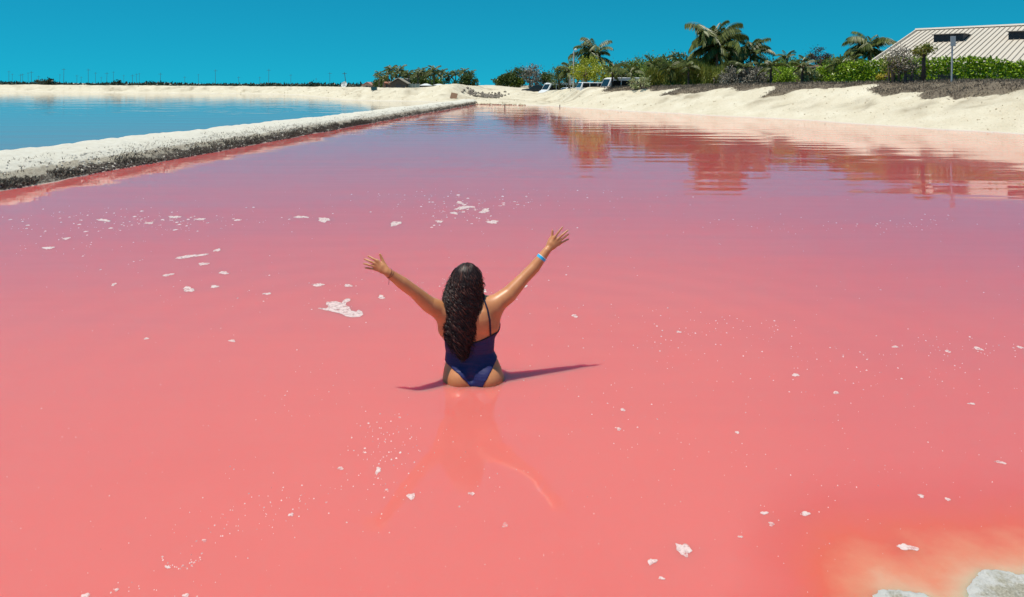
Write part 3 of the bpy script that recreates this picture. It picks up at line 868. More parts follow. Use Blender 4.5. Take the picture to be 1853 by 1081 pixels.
# palm leaves at unit length: a curved midrib with hanging leaflets
def frond_mesh(e0, droop, nl=26, side=.30, seed=0, sway=0.0):
    rng = np.random.default_rng(seed)
    T = np.linspace(0, 1, 14); th = R(e0) - R(e0 + droop) * T ** 1.25
    dx, dz = np.cos(th), np.sin(th)
    X = np.concatenate([[0], np.cumsum((dx[1:] + dx[:-1]) / 2)]) / 13; Z = np.concatenate([[0], np.cumsum((dz[1:] + dz[:-1]) / 2)]) / 13
    Yc = sway * T ** 2
    v, f = [], []
    for i in range(14):
        w = .012 * (1 - .8 * T[i])
        v += [(X[i], Yc[i] - w, Z[i]), (X[i], Yc[i], Z[i] + w * 1.2), (X[i], Yc[i] + w, Z[i])]
    for i in range(13):
        for k in range(3):
            a = 3 * i + k; b = 3 * i + (k + 1) % 3
            f.append((a, b, b + 3, a + 3))
    for i in range(nl):
        t_ = .16 + .84 * (i + .5) / nl
        p = np.array((np.interp(t_, T, X), np.interp(t_, T, Yc), np.interp(t_, T, Z)))
        tn = np.interp(t_, T, th); fw = np.array((math.cos(tn), 0, math.sin(tn)))
        ln = side * (1 - abs(2 * t_ - .95) ** 2 * .55) * rng.uniform(.85, 1.1)
        for sg in (-1, 1):
            d = unit(fw * .55 + np.array((0, sg * .75, 0)) + np.array((0, sg * 0 + sway * 1.2, -.55 - .3 * rng.random())))
            wv = unit(np.cross(d, (0, 0, 1)) + fw * .2) * .024
            n0 = len(v)
            v += [tuple(p), tuple(p + d * ln * .45 + wv), tuple(p + d * ln + np.array((0, 0, -.04))), tuple(p + d * ln * .45 - wv)]
            f.append((n0, n0 + 1, n0 + 2, n0 + 3))
    me = bpy.data.meshes.new('frond'); me.from_pydata(v, [], f); me.update(); me.materials.append(M_PALM)
    return me
FROND = [[frond_mesh(e, d_, seed=10 * i + j, sway=(-.30, .22)[j]) for j in range(2)] for i, (e, d_) in enumerate([(82, 10), (62, 35), (38, 55), (12, 62), (-12, 70)])]
def palm(px, py, Y, r_px, nf, label, wind=0.0, group=None, trunk_r=.13, lean=0.0, bark=None, young=False, seed=0, droop=1.0, stretch=1.0, name='palm_tree'):
    rng = random.Random(seed * 7 + int(px))
    c = at(px, py, Y)
    base = at(px + lean, py, Y); bx = base.x
    g = hgt(bx, Y)
    root = thing(name, (bx, Y, g), label, 'palm', group)
    L = r_px * Y / FPX * 1.12
    h = c.z - g
    ox = c.x - bx
    tr = MB(); pts = [(ox * (q / 6) ** 1.6, 0, -.15 + (h + .15) * q / 6) for q in range(7)]
    tr.tube(pts, [trunk_r * (1.35 if q == 0 else 1.08 - .05 * q) for q in range(7)], 8)
    tr.build('trunk', bark or M_PALMBARK, root, smooth=True)
    ga = 2.39996
    for i in range(nf):
        q = i / max(nf - 1, 1)
        lv = min(4, int(q * 4.6 * droop + rng.random() * .5))
        az = i * ga + rng.uniform(-.3, .3)
        # the wind gathers the leaves towards the left
        v = Vector((math.cos(az) - wind * (1.1 - .4 * q), math.sin(az) * (1 - .25 * wind), 0)); az = math.atan2(v.y, v.x)
        o = bpy.data.objects.new('frond', FROND[lv][rng.randrange(2)]); COL.objects.link(o); o.parent = root
        s_ = L * rng.uniform(.66, 1.2) * (1.05 if lv < 3 else .9)
        o.location = (ox, 0, h - .02 * i * L / nf); o.rotation_euler = (rng.uniform(-.55, .55), rng.uniform(-.28, .2), az); o.scale = (s_, s_, s_ * stretch)
    return root

# ------------------------------------------------------------------ tall palms and trees behind the right-hand bank
palm(1298, 88, 76, 50, 38, 'tallest coconut palm, its wind-blown crown rising highest above the green thicket', wind=.45, trunk_r=.16, seed=1, stretch=1.35)
palm(1297, 70, 76.6, 30, 14, 'upright palm crown growing close behind the tallest coconut palm', wind=.35, trunk_r=.14, seed=19, droop=.7, stretch=1.3)
palm(1358, 99, 77, 38, 28, 'second tallest palm, dark windswept crown just right of the tallest coconut palm', wind=.4, trunk_r=.15, seed=2, droop=.9, stretch=1.2)
palm(1076, 103, 88, 37, 28, 'windswept dark coconut palm rising behind the yellow-green tree beside the lamp pole', wind=.5, trunk_r=.15, seed=3, stretch=1.15)
palm(1574, 90, 72, 40, 30, 'dark windblown palm against the left slope of the white metal roof', wind=.4, trunk_r=.15, seed=4, stretch=1.15)
palm(1546, 108, 70, 18, 12, 'low palm fringe left of the dark palm beside the white roof', wind=.3, seed=5)
palm(1030, 128, 90, 24, 18, 'palm standing directly left of the lamp pole', wind=.3, seed=6)
palm(1424, 106, 74, 17, 13, 'spiky upright palm between the second tallest palm and the dark round tree', seed=7, droop=.45, wind=.1)
palm(1456, 112, 72, 16, 12, 'spiky dark palm just left of the dark round tree', seed=8, droop=.5, bark=M_DARKBARK)
palm(1221, 102, 82, 15, 12, 'small dark palm peeping over the thicket left of the tallest coconut palm', seed=9, wind=.3)
palm(1198, 112, 80, 15, 12, 'drooping green palm at the left end of the thicket top', seed=12, wind=.2)
palm(1180, 118, 73, 20, 11, 'palm with one bare spike and a dark trunk beside the parked white bus', seed=10, bark=M_DARKBARK, trunk_r=.11, droop=.8)
# young palms in a row along the crest
ROWP = [(1108, 131, 75), (1143, 131, 73), (1212, 124, 70), (1246, 121, 68), (1346, 124, 63), (1395, 121, 59), (1452, 122, 56.5), (1516, 118, 55)]
for i, (px_, py_, Y_) in enumerate(ROWP):
    palm(px_, py_, Y_, 25, 12, f'{ORD[i]} young dark-trunked palm from the left in the row along the bank crest', wind=.15, group='young palms along the bank crest', trunk_r=.10, bark=M_DARKBARK, seed=30 + i, droop=1.0, stretch=.9)

tree('leafy_tree', 1060, 106, 84, 46, 46, 'lime', 2600, .20, 'bright yellow-green tree beside the lamp pole', nc=26)
tree('leafy_tree', 1092, 118, 82, 38, 36, 'lime', 1600, .20, 'smaller yellow-green tree to the right of the bright one by the lamp pole', nc=20)
tree('leafy_tree', 1485, 89, 80, 40, 44, 'rust', 2600, .16, 'dark reddish-brown round tree above the bright hedge', nc=30)
tree('leafy_tree', 1012, 122, 92, 34, 40, 'dark', 1600, .22, 'dark bushy tree at the right end of the parked cars', nc=22)
tree('leafy_tree', 1046, 112, 94, 46, 46, 'mid', 2200, .22, 'green tree directly behind the lamp pole', nc=24)
tree('leafy_tree', 1128, 112, 84, 50, 44, 'dark', 2400, .2, 'dark green tree behind the parked white bus', nc=26)
tree('leafy_tree', 1160, 108, 83, 50, 46, 'mid', 2400, .2, 'green tree right behind the end of the white bus', nc=26)
for i, (px_, tp, w_, lf) in enumerate([(1195, 106, 54, 'mid'), (1240, 100, 56, 'dark'), (1275, 106, 50, 'mid'), (1330, 108, 54, 'dark'), (1392, 112, 56, 'dark'), (1432, 110, 52, 'mid'), (1520, 106, 52, 'mid'), (1552, 110, 40, 'dark')]):
    tree('thicket_tree', px_, tp, 79 - .012 * (px_ - 1195), w_, 50, lf, 3600, .26, f'{ORD[i]} bushy green tree from the left in the thicket behind the bank', group='bushy trees of the thicket', nc=34, shell=.3)
for i, px_ in enumerate(range(1120, 1580, 38)):
    tree('backing_tree', px_, 116 - 4 * (i % 3), 92, 58, 56, ('mid', 'olive', 'mid', 'dark')[i % 4], 2600, .30, f'{ORD[i]} leafy tree from the left in the rear row closing the thicket', group='rear row of the thicket', nc=26, shell=.2)
# thin upright olive shrubs (bamboo-like), grey dry bushes and bright shrubs on the crest
def reed_shrub(px, py_top, Y, w_px, label, n, leaf, group=None):
    k = Y / FPX; c = at(px, py_top, Y); g = hgt(c.x, Y); h = c.z - g; w = w_px * k
    root = thing('shrub', (c.x, Y, g), label, 'shrub', group)
    P = np.stack([RNG.uniform(-w/2, w/2, n), RNG.uniform(-.8, .8, n), np.zeros(n)], 1)
    P[:, 2] = RNG.uniform(0, 1, n) ** .8 * h * (.82 + .25 * RNG.random(n))
    D = RNG.normal(size=(n, 3)) * .25 + np.array((0, 0, 1)); D[:, 2] *= np.where(RNG.random(n) < .25, -.6, 1)
    V, F = leaf_quads(P, .42, .05, dirs=D)
    tag(mesh_np('foliage', V, F, M_LEAF[leaf], root, smooth=False), kind='stuff')
    mb = MB()
    for q in range(7):
        x0 = RNG.uniform(-w/2, w/2); mb.tube([(x0, 0, -.1), (x0 + .05, .05, h * .5), (x0 + RNG.uniform(-.2, .2), 0, h * .9)], [.025, .02, .008], 5)
    mb.build('stem', M_DARKBARK, root)
    return root
for i, (px_, w_, tp) in enumerate([(1188, 36, 128), (1222, 40, 122), (1258, 40, 120), (1292, 38, 124)]):
    reed_shrub(px_, tp, 72 - i * 1.6, w_, f'{ORD[i]} feathery olive shrub from the left below the tallest palm', 2600, 'olive', 'feathery olive shrubs')
tree('dry_bush', 1326, 124, 64, 50, 38, 'grey', 3000, .17, 'left grey leafless bush on the crest below the second tallest palm', 'bush', nc=30, shell=.2, stems=3)
tree('dry_bush', 1368, 122, 62, 52, 40, 'grey', 3000, .17, 'right grey leafless bush, next to the bright green shrub', 'bush', nc=30, shell=.2, stems=3)
tree('shrub', 1300, 128, 66, 40, 34, 'olive', 1500, .15, 'yellowish olive shrub left of the grey leafless bushes', 'shrub', nc=20, stems=3)
tree('shrub', 1420, 119, 61, 56, 36, 'hedge', 2600, .15, 'bright green shrub between the grey bushes and the cream-edged plant', 'shrub', nc=30, stems=3, shell=.3)
tree('shrub', 1460, 127, 57, 36, 26, 'pale', 900, .2, 'cream-edged shrub in front of the small brown-roofed hut', 'shrub', nc=16, stems=3)
tree('shrub', 1158, 138, 70, 40, 24, 'pale', 700, .2, 'cream-edged plant in front of the right end of the white bus', 'shrub', nc=16, stems=3)
tree('shrub', 1498, 119, 57, 44, 32, 'hedge', 2200, .15, 'bright lime shrub right of the cream-edged shrub', 'shrub', nc=26, stems=3, shell=.3)
tree('shrub', 1600, 130, 50, 30, 14, 'yellow', 450, .14, 'low yellow-flowering plant at the foot of the hedge', 'plant', nc=12, stems=2)

# the bright hedge before the house
def hedge(px0, px1, Y0, Y1, tops, n, label):
    p0, p1 = at(px0, 130, Y0), at(px1, 130, Y1)
    g = min(hgt(p0.x, p0.y), hgt(p1.x, p1.y))
    root = thing('hedge', (p0.x, p0.y, g), label, 'hedge')
    t_ = RNG.random(n)
    xs = [q[0] for q in tops]; pxs = px0 + (px1 - px0) * t_
    Yv = Y0 + (Y1 - Y0) * t_
    pyt = np.interp(pxs, xs, [q[1] for q in tops]) + (fbm(pxs * .09, pxs * 0, 3) - .5) * 14
    ztop = H_CAM + ((CY + math.tan(ROLL) * (pxs - CX)) - pyt) * Yv / FPX
    X = (pxs - CX) / FPX * Yv
    depth = RNG.uniform(-.9, 1.1, n)
    lump = (fbm(pxs * .16, pxs * 0 + 3, 2) - .5) * 1.2
    zr = RNG.random(n) ** .75
    bulge = .55 * np.sqrt(np.clip(1 - (zr * 1.02 - .35) ** 2 * 1.3, 0, 1)) + lump * .4
    front = RNG.random(n) < .72
    yy = np.where(front, -bulge + RNG.normal(0, .1, n), depth * .6)
    zv = g + .1 + (ztop - g - .1) * zr
    P = np.stack([X - p0.x, Yv - p0.y + yy, zv - g], 1)
    V, F = leaf_quads(P, .21, .11, .25)
    tag(mesh_np('foliage', V, F, M_LEAF['hedge'], root, smooth=False), kind='stuff')
    mb = MB()
    for q in np.linspace(0.02, .98, 26):
        x0 = (p1.x - p0.x) * q; y0 = (p1.y - p0.y) * q
        mb.tube([(x0, y0, -.1), (x0 + .1, y0 + .1, 1.0), (x0 - .1, y0, 2.0)], [.03, .025, .012], 5)
    tag(mb.build('stem', M_DARKBARK, root), kind='stuff')
hedge(1512, 1900, 54.5, 45.5, [(1512, 118), (1545, 113), (1600, 109), (1680, 106), (1740, 105), (1790, 107), (1800, 112), (1853, 116), (1900, 118)], 17000, 'long bright green broad-leaved hedge along the front of the white-roofed house')
# frangipani-like shrub with pale blossoms, and a small bare-trunked tree in front of the roof
tree('flowering_shrub', 1632, 88, 47.5, 62, 48, 'grey', 1500, .14, 'grey-leaved sparse shrub overlapping the left part of the roof', 'shrub', nc=34, stems=4, shell=.35)
tree('flowering_shrub', 1618, 96, 47.8, 50, 40, 'olive', 800, .14, 'sparse olive shrub beside the grey-leaved one under the roof', 'shrub', nc=24, stems=3, shell=.35)
def tuft_tree():
    c = at(1671, 100, 46); g = hgt(c.x, 46)
    root = thing('small_tree', (c.x, 46, g), 'small tree with a thick dark trunk and two leafy tufts before the roof', 'tree')
    h = c.z - g; mb = MB()
    mb.tube([(0, 0, -.1), (.02, 0, h * .6), (.03, 0, h * .95)], [.16, .11, .10], 8)
    P = []
    for sx, hz in ((-.36, .28), (.36, .36), (-.1, .12), (.12, .5)):
        mb.tube([(.03, 0, h * .9), (sx * .6, 0, h + hz * .5), (sx, 0, h + hz)], [.08, .06, .03], 6)
        P.append(RNG.normal(size=(170, 3)) * np.array((.16, .16, .12)) + np.array((sx, 0, h + hz)))
    mb.build('trunk', M_DARKBARK, root, smooth=True)
    V, F = leaf_quads(np.concatenate(P), .2, .06, .3)
    tag(mesh_np('crown', V, F, M_LEAF['olive'], root, smooth=False), kind='stuff')
tuft_tree()

# dry brush along the crest of the right-hand bank, and on the face of the levee
def blades(name, P, length, width, mat, label=None, spread=.7):
    n = len(P); D = RNG.normal(size=(n, 3)) * spread + np.array((0, 0, 1.0)); D[:, 2] = np.abs(D[:, 2])
    V, F = leaf_quads(P, length, width, dirs=D)
    o = mesh_np(name, V, F, mat, smooth=False)
    tag(o, label, None, None, 'stuff'); return o
M_DRY = leafy('dry_brush_blades', (.075, .058, .044), (.26, .21, .155), .85, .1)
so = np.array([v for v in SOIL[u if False else slice(None)]]) if False else SOIL
bx_ = np.array([v.co[:] for v in bank.data.vertices], np.float32)
sv = np.zeros(len(bx_), np.float32); bank.data.attributes['soil'].data.foreach_get('value', sv)
dv, s_v = shore_dist(bx_[:, 0].astype(float), bx_[:, 1].astype(float))
ok = np.where((sv > .45) & (bx_[:, 0] > 8) & (dv < 16) & (bx_[:, 1] < 100) & (np.abs(bx_[:, 0] / bx_[:, 1]) < .85))[0]
w_ = (bx_[ok, 1] ** 1.2); pick = RNG.choice(ok, 70000, p=w_ / w_.sum())
P = bx_[pick] + np.stack([RNG.normal(0, .12, len(pick)), RNG.normal(0, .12, len(pick)), RNG.uniform(-.04, .02, len(pick))], 1)
dens = fbm(P[:, 0] * 1.1, P[:, 1] * 1.1, 3)
P = P[dens > .22]
blades('dry_brush', P, .20, .035, M_DRY, 'low grey-brown dry brush covering the crest of the right-hand bank', .9)
yb = RNG.uniform(9, 40, 30000) ; yb = np.concatenate([yb, RNG.uniform(30, 84, 16000)])
vb = np.abs(RNG.normal(0, .042, len(yb))) + .01
keepb = fbm(yb * 1.4, vb * 20, 3) > .46
yb, vb = yb[keepb], vb[keepb]
xb, zb = levee_point(vb, yb)
M_DARKDRY = leafy('dark_levee_brush', (.03, .025, .02), (.19, .16, .125), .85, .1)
blades('levee_brush', np.stack([xb, yb, zb - .02], 1), .085, .02, M_DARKDRY, 'dark dry stubble clinging to the waterside face of the levee', 1.3)
yb = RNG.uniform(9, 70, 9000); vb = np.abs(RNG.normal(.17, .09, len(yb)))
keepb = fbm(yb * 1.1 + 5, vb * 12, 3) > .5
xb, zb = levee_point(vb[keepb], yb[keepb])
blades('levee_brush', np.stack([xb, yb[keepb], zb - .02], 1), .075, .014, M_DRY, 'thin tan stubble on the upper edge of the levee', 1.2)
# small clods and rubble on the banks
def rocks(name, P, size, mat, label):
    ico = [(0,0,1),(.9,0,.3),(.28,.85,.3),(-.72,.53,.3),(-.72,-.53,.3),(.28,-.85,.3),(.7,.5,-.4),(-.3,.8,-.4),(-.9,0,-.4),(-.3,-.8,-.4),(.7,-.5,-.4)]
    fc = [(0,1,2),(0,2,3),(0,3,4),(0,4,5),(0,5,1),(1,6,2),(2,7,3),(3,8,4),(4,9,5),(5,10,1),(2,6,7),(3,7,8),(4,8,9),(5,9,10),(1,10,6)]
    I = np.array(ico); n = len(P)
    s_ = (np.asarray(size) * RNG.uniform(.5, 1.4, n))[:, None, None]
    V = P[:, None, :] + I[None] * s_ * RNG.uniform(.7, 1.3, (n, 1, 3)) + RNG.normal(0, .12, (n, 11, 3)) * s_
    F = (np.array(fc)[None] + 11 * np.arange(n)[:, None, None]).reshape(-1, 3)
    return tag(mesh_np(name, V.reshape(-1, 3), F, mat, smooth=False), label, None, None, 'stuff')
M_CRUST = simple('dark_mud_crust', (.10, .08, .062), .9, .75, 2.5)
M_SALTLUMP = simple('salt_lumps', (.58, .54, .46), .8, .25, 3)
for nm, n_, lo_, hi_, sz_, mt, lb in (('levee_crust', 4600, .004, .06, .032, M_CRUST, 'dark muddy crust along the foot of the levee'), ('salt_lumps', 2600, .01, .2, .026, M_SALTLUMP, 'pale salt lumps on the waterside face of the levee')):
    yq = np.concatenate([RNG.uniform(9, 34, n_ * 2 // 3), RNG.uniform(30, 84, n_ // 3)]); vq = lo_ + (hi_ - lo_) * RNG.random(len(yq)) ** 1.3
    kq = fbm(yq * .9 + 11, vq * 14, 3) > .42
    xq, zq = levee_point(vq[kq], yq[kq])
    rocks(nm, np.column_stack([xq, yq[kq], zq]), sz_, mt, lb)
M_CLOD = simple('sandy_clods', (.50, .42, .29), .95, .35, 3)
M_RUB = simple('grey_rubble', (.20, .17, .14), .95, .6, 1.5)
cand = np.where((dv > .3) & (dv < 7) & (bx_[:, 2] > .1) & (np.abs(bx_[:, 0] / bx_[:, 1]) < .85))[0]
pick = RNG.choice(cand, 420)
rocks('clods', bx_[pick] + np.array((0, 0, .01)), .012 + .0006 * bx_[pick, 1], M_CLOD, 'small sandy clods lying on the banks')
Pr = np.stack([RNG.normal(0, 1, 160), RNG.normal(0, .5, 160)], 1)
Pr = np.concatenate([Pr * (1.0, 3.0) + (-3.1, 100.3), Pr[:50] * (.6, 2.4) + (-5.4, 100.5)])
zr = land_height(Pr[:, 0], Pr[:, 1])
rocks('rubble', np.column_stack([Pr, zr + .06]), .17, M_RUB, 'grey broken rubble on top of the sand mound')
Pr = np.stack([RNG.uniform(-4.6, 1.5, 90), RNG.normal(0, .35, 90)], 1); Pr[:, 1] += np.interp(Pr[:, 0], [-5, -3.3, 0.5, 4.7], [81.6, 80.8, 79, 74])
zr = land_height(Pr[:, 0], Pr[:, 1])
rocks('shore_rubble', np.column_stack([Pr, np.maximum(zr, 0) + .03]), .10, M_CLOD, 'brown clods at the water edge where the levee meets the beach')

# far scrub beyond the blue pond
n = 9000
xs = RNG.uniform(-165, -36, n)
ysb = np.interp(xs, [-165, -121, -75, -52, -36], [196, 188, 176, 172, 165]) + RNG.uniform(6, 22, n)
hh = .55 + 1.1 * fbm(xs * .10, xs * 0, 4) + .25 * sstep(-60, -36, xs)
P = np.stack([xs, ysb, GROUND_Z + hh * RNG.random(n) ** .7], 1)
V, F = leaf_quads(P, .7, .4, .2)
tag(mesh_np('scrub', V, F, M_LEAF['scrub'], smooth=False), 'low dark scrub growing along the far bank of the blue pond', None, None, 'stuff')
for px_, tp, w_, lab in [(86, 143.5, 34, 'largest rounded dark bush standing on the far bank of the blue pond'), (212, 147.5, 16, 'small rounded bush on the far bank right of the largest one'),
                         (276, 149, 38, 'broad flat bush in the middle of the far bank'), (566, 149.5, 24, 'rounded dark bush at the right end of the far bank')]:
    tree('bush', px_, tp, 192 if px_ < 500 else 178, w_, 15, 'scrub', 900, .5, lab, 'bush', nc=18, stems=2, shell=.2)

# ------------------------------------------------------------------ the house with the white metal roof
M_ROOF = simple('white_metal_roof', (.56, .50, .42), .55, .06, .8)
M_SEAM = simple('roof_seam_metal', (.30, .26, .22), .5, .1)  # darker than the roof, the ribs' shadow lines put into the colour
M_LOUVRE = simple('dark_louvre', (.045, .045, .055), .7, .2)
M_WALL = simple('cream_wall', (.55, .48, .38), .85, .12, 2)
hx, hy = 29.6, 62.0
house = thing('house', (hx, hy, GROUND_Z), 'large house with a pale standing-seam metal roof behind the green hedge', 'house', rz=R(-45))
EZ, RUN, RISE, LEN = 3.05, 13.3, 3.72, 24.0
sl = RISE / RUN
mb = MB()
for y0, y1, z0, z1 in ((0, RUN, EZ, EZ + RISE), (RUN, 2 * RUN, EZ + RISE, EZ)):
    mb.add([(0, y0, z0), (LEN, y0, z0), (LEN, y1, z1), (0, y1, z1), (0, y0, z0 - .12), (LEN, y0, z0 - .12), (LEN, y1, z1 - .12), (0, y1, z1 - .12)],
           [(0, 1, 2, 3), (7, 6, 5, 4), (0, 4, 5, 1), (1, 5, 6, 2), (2, 6, 7, 3), (3, 7, 4, 0)])
roof = mb.build('roof', M_ROOF, house)
seam_me = None
for i in range(int(LEN / .40)):
    x0 = .2 + i * .40
    if seam_me is None:
        q = MB(); q.add([(-.022, .02, EZ + .02 * sl), (.022, .02, EZ + .02 * sl), (.022, RUN - .02, EZ + RISE - .02 * sl), (-.022, RUN - .02, EZ + RISE - .02 * sl),
                         (-.02, .02, EZ + .075), (.02, .02, EZ + .075), (.02, RUN - .02, EZ + RISE + .075), (-.02, RUN - .02, EZ + RISE + .075)],
                        [(0, 3, 2, 1), (4, 5, 6, 7), (0, 1, 5, 4), (1, 2, 6, 5), (2, 3, 7, 6), (3, 0, 4, 7)])
        o = q.build('roof_seam', M_SEAM, roof); seam_me = o.data
    else:
        o = bpy.data.objects.new('roof_seam', seam_me); COL.objects.link(o); o.parent = roof
    o.location = (x0, 0, 0)
q = MB(); q.prism([(-.0, 0)] and [(-.28, -.03), (.28, -.03), (.2, .12), (-.2, .12)], 0, LEN + .06)
rc = q.build('ridge_cap', M_ROOF, roof); rc.location = (-.03, RUN, EZ + RISE + .05); rc.rotation_euler = (0, 0, R(-90))
q = MB(); q.add([(-.06, 0, EZ - .16), (.06, 0, EZ - .16), (.06, RUN, EZ + RISE - .16), (-.06, RUN, EZ + RISE - .16), (-.06, 0, EZ + .1), (.06, 0, EZ + .1), (.06, RUN, EZ + RISE + .1), (-.06, RUN, EZ + RISE + .1)],
                [(0, 3, 2, 1), (4, 5, 6, 7), (0, 1, 5, 4), (1, 2, 6, 5), (2, 3, 7, 6), (3, 0, 4, 7)])
q.build('rake_trim', M_ROOF, roof)
q = MB(); q.box(0, LEN, -.10, -.005, EZ - .14, EZ - .01); q.build('gutter', simple('dark_gutter', (.08, .07, .06), .6), roof)
for i, x0 in enumerate((3.0, 8.6, 14.2)):
    q = MB(); w, yb_ = 2.3, 7.9; zb = EZ + yb_ * sl; hgt_ = .66; yt = yb_ + hgt_ / sl
    q.add([(x0, yb_, zb), (x0 + w, yb_, zb), (x0 + w, yb_, zb + hgt_), (x0, yb_, zb + hgt_), (x0, yt, zb + hgt_), (x0 + w, yt, zb + hgt_)],
          [(0, 1, 2, 3), (0, 3, 4), (1, 5, 2), (3, 2, 5, 4)])
    dm = q.build('dormer', M_LOUVRE, house)
    q = MB(); q.box(x0 - .12, x0 + w + .12, yb_ - .22, yt - .1, zb + hgt_ + .002, zb + hgt_ + .05); q.build('dormer_roof', M_SEAM, dm)
    q = MB(); me = None
    for k in range(5):
        if me is None:
            q.box(x0 + .06, x0 + w - .06, yb_ - .05, yb_ - .004, zb + .06, zb + .10); o = q.build('louvre', M_LOUVRE, dm); me = o.data
        else:
            o = bpy.data.objects.new('louvre', me); COL.objects.link(o); o.parent = dm; o.location = (0, 0, .115 * k)
q = MB(); q.box(.9, LEN - .9, .9, 2 * RUN - .9, 0, EZ - .1)
for x0 in (.9, LEN - .9 - .2):
    q.add([(x0, .9, EZ - .1), (x0 + .2, .9, EZ - .1), (x0 + .2, 2*RUN - .9, EZ - .1), (x0, 2*RUN - .9, EZ - .1), (x0, RUN, EZ + RISE - .25), (x0 + .2, RUN, EZ + RISE - .25)], [(0, 4, 3), (1, 2, 5), (0, 1, 5, 4), (2, 3, 4, 5)])
q.build('wall', M_WALL, house)

# ------------------------------------------------------------------ posts, signs, fences on the right-hand bank
M_GALV = simple('galvanised_metal', (.42, .43, .44), .45, .15, 20, metal=.3)
M_WHITE = simple('white_paint', (.72, .72, .70), .4, .06)
M_CREAM = simple('cream_paint', (.58, .54, .46), .6, .1)
p = at(1722, 138, 44); g = hgt(p.x, 44); top = at(1725, 66, 44).z
t_ = thing('sign_post', (p.x, 44, g), 'pale metal post with a narrow blank panel in front of the roof', 'sign')
q = MB(); q.tube([(0, 0, -.1), (.03, 0, top - g - .05)], .05, 8); q.build('pole', M_GALV, t_)
q = MB(); q.box(-.12, .19, -.09, -.055, top - g - .60, top - g); q.build('panel', M_GALV, t_, bevel=.01)
p = at(1038, 158, 85); g = hgt(p.x, 85); top = at(1038, 93, 85).z - g
t_ = thing('lamp_pole', (p.x, 85, g), 'tall concrete lamp pole with a crossbar and a lamp on top', 'lamp pole')
q = MB(); q.tube([(0, 0, -.1), (0, 0, top * .5), (0, 0, top)], [.13, .11, .08], 8); q.build('pole', simple('pale_concrete', (.5, .48, .44), .8), t_)
q = MB(); q.box(-.42, .36, -.05, .05, top - .42, top - .34); q.build('crossbar', M_DARKBARK, t_)
q = MB(); q.tube([(0, 0, top), (.05, -.05, top + .15), (.2, -.1, top + .18)], .03, 6); q.build('arm', M_GALV, t_)
q = MB(); q.tube([(.05, -.1, top + .18), (.22, -.1, top + .20), (.40, -.1, top + .14)], [.06, .12, .05], 8); q.build('lamp', M_WHITE, t_, smooth=True)
for px_, tp, bt, Y_, lab in ((1032, 143, 160, 83, 'grey panel sign on a post just left of the lamp pole'), (1055, 142, 160, 83, 'narrow grey panel sign on a post right of the lamp pole')):
    p = at(px_, bt, Y_); g = hgt(p.x, Y_); top = at(px_, tp, Y_).z - g
    t_ = thing('sign', (p.x, Y_, g), lab, 'sign')
    q = MB(); q.tube([(0, 0, -.1), (0, 0, top - .05)], .03, 6); q.build('post', M_GALV, t_)
    w = .13 if px_ == 1032 else .07
    q = MB(); q.box(-w, w, -.06, -.035, top - .68, top); q.build('panel', simple('weathered_grey_panel', (.33, .32, .30), .7), t_)
M_FENCE = simple('black_slats', (.020, .018, .026), .6)
for px0, px1, Y_, lab in ((1636, 1676, 46.5, 'low black picket fence under the small dark-trunked tree'), (1698, 1732, 45.2, 'low black picket fence around the foot of the sign post')):
    a, b = at(px0, 136, Y_), at(px1, 136, Y_); g = hgt((a.x + b.x) / 2, Y_); h = at(px0, 134.5, Y_).z - g
    t_ = thing('fence', (a.x, Y_, g), lab, 'fence'); n = int((b.x - a.x) / .085); me = None
    for k in range(n):
        if me is None:
            q = MB(); q.box(0, .055, 0, .02, -.1, h); o = q.build('slat', M_FENCE, t_); me = o.data
        else:
            o = bpy.data.objects.new('slat', me); COL.objects.link(o); o.parent = t_
        o.location = (k * .085, 0, RNG.uniform(-.04, .03))
    q = MB(); q.box(-.03, b.x - a.x + .03, .022, .06, h * .62, h * .62 + .05); q.build('rail', M_FENCE, t_)
# small brown-roofed hut among the shrubs
M_BROWN = simple('brown_wood', (.13, .07, .045), .8, .3, 4)
def hut(name, px0, px1, py_top, py_eave, Y, label, roofm, wallm, depth=3, gable=True, cat='hut', door=True):
    a, b = at(px0, py_eave, Y), at(px1, py_eave, Y); g = hgt((a.x + b.x) / 2, Y); w = b.x - a.x
    ze, zt_ = a.z - g, at(px0, py_top, Y).z - g
    t_ = thing(name, ((a.x + b.x) / 2, Y, g), label, cat)
    q = MB()
    if gable: q.prism([(-w * .44, 0), (w * .44, 0), (w * .44, ze), (0, zt_ - .12), (-w * .44, ze)], 0, depth)
    else: q.box(-w * .47, w * .47, 0, depth, 0, ze)
    wl_ = q.build('wall', wallm, t_)
    q = MB()
    if gable:
        for s_ in (-1, 1):
            q.add([(s_ * w * .54, -.3, ze - .12), (0, -.3, zt_), (0, depth + .3, zt_), (s_ * w * .54, depth + .3, ze - .12),
                   (s_ * w * .54, -.3, ze - .02), (0, -.3, zt_ + .1), (0, depth + .3, zt_ + .1), (s_ * w * .54, depth + .3, ze - .02)],
                  [(0, 1, 2, 3), (7, 6, 5, 4), (0, 4, 5, 1), (1, 5, 6, 2), (2, 6, 7, 3), (3, 7, 4, 0)])
    else:
        q.add([(-w/2, -.3, ze), (w/2, -.3, ze), (w/2, depth + .3, ze + .1), (-w/2, depth + .3, ze + .1), (-w * .42, depth * .3, zt_), (w * .42, depth * .3, zt_), (w * .42, depth * .7, zt_), (-w * .42, depth * .7, zt_)],
              [(3, 2, 1, 0), (4, 5, 6, 7), (0, 1, 5, 4), (1, 2, 6, 5), (2, 3, 7, 6), (3, 0, 4, 7)])
    q.build('roof', roofm, t_)
    if door:
        q = MB(); q.box(-w * .12, w * .16, -.03, -.004, 0, ze * .85); q.build('door', M_LOUVRE, t_)
        q = MB(); q.box(w * .24, w * .38, -.03, -.004, ze * .45, ze * .8); q.build('window', M_LOUVRE, t_)
    return t_
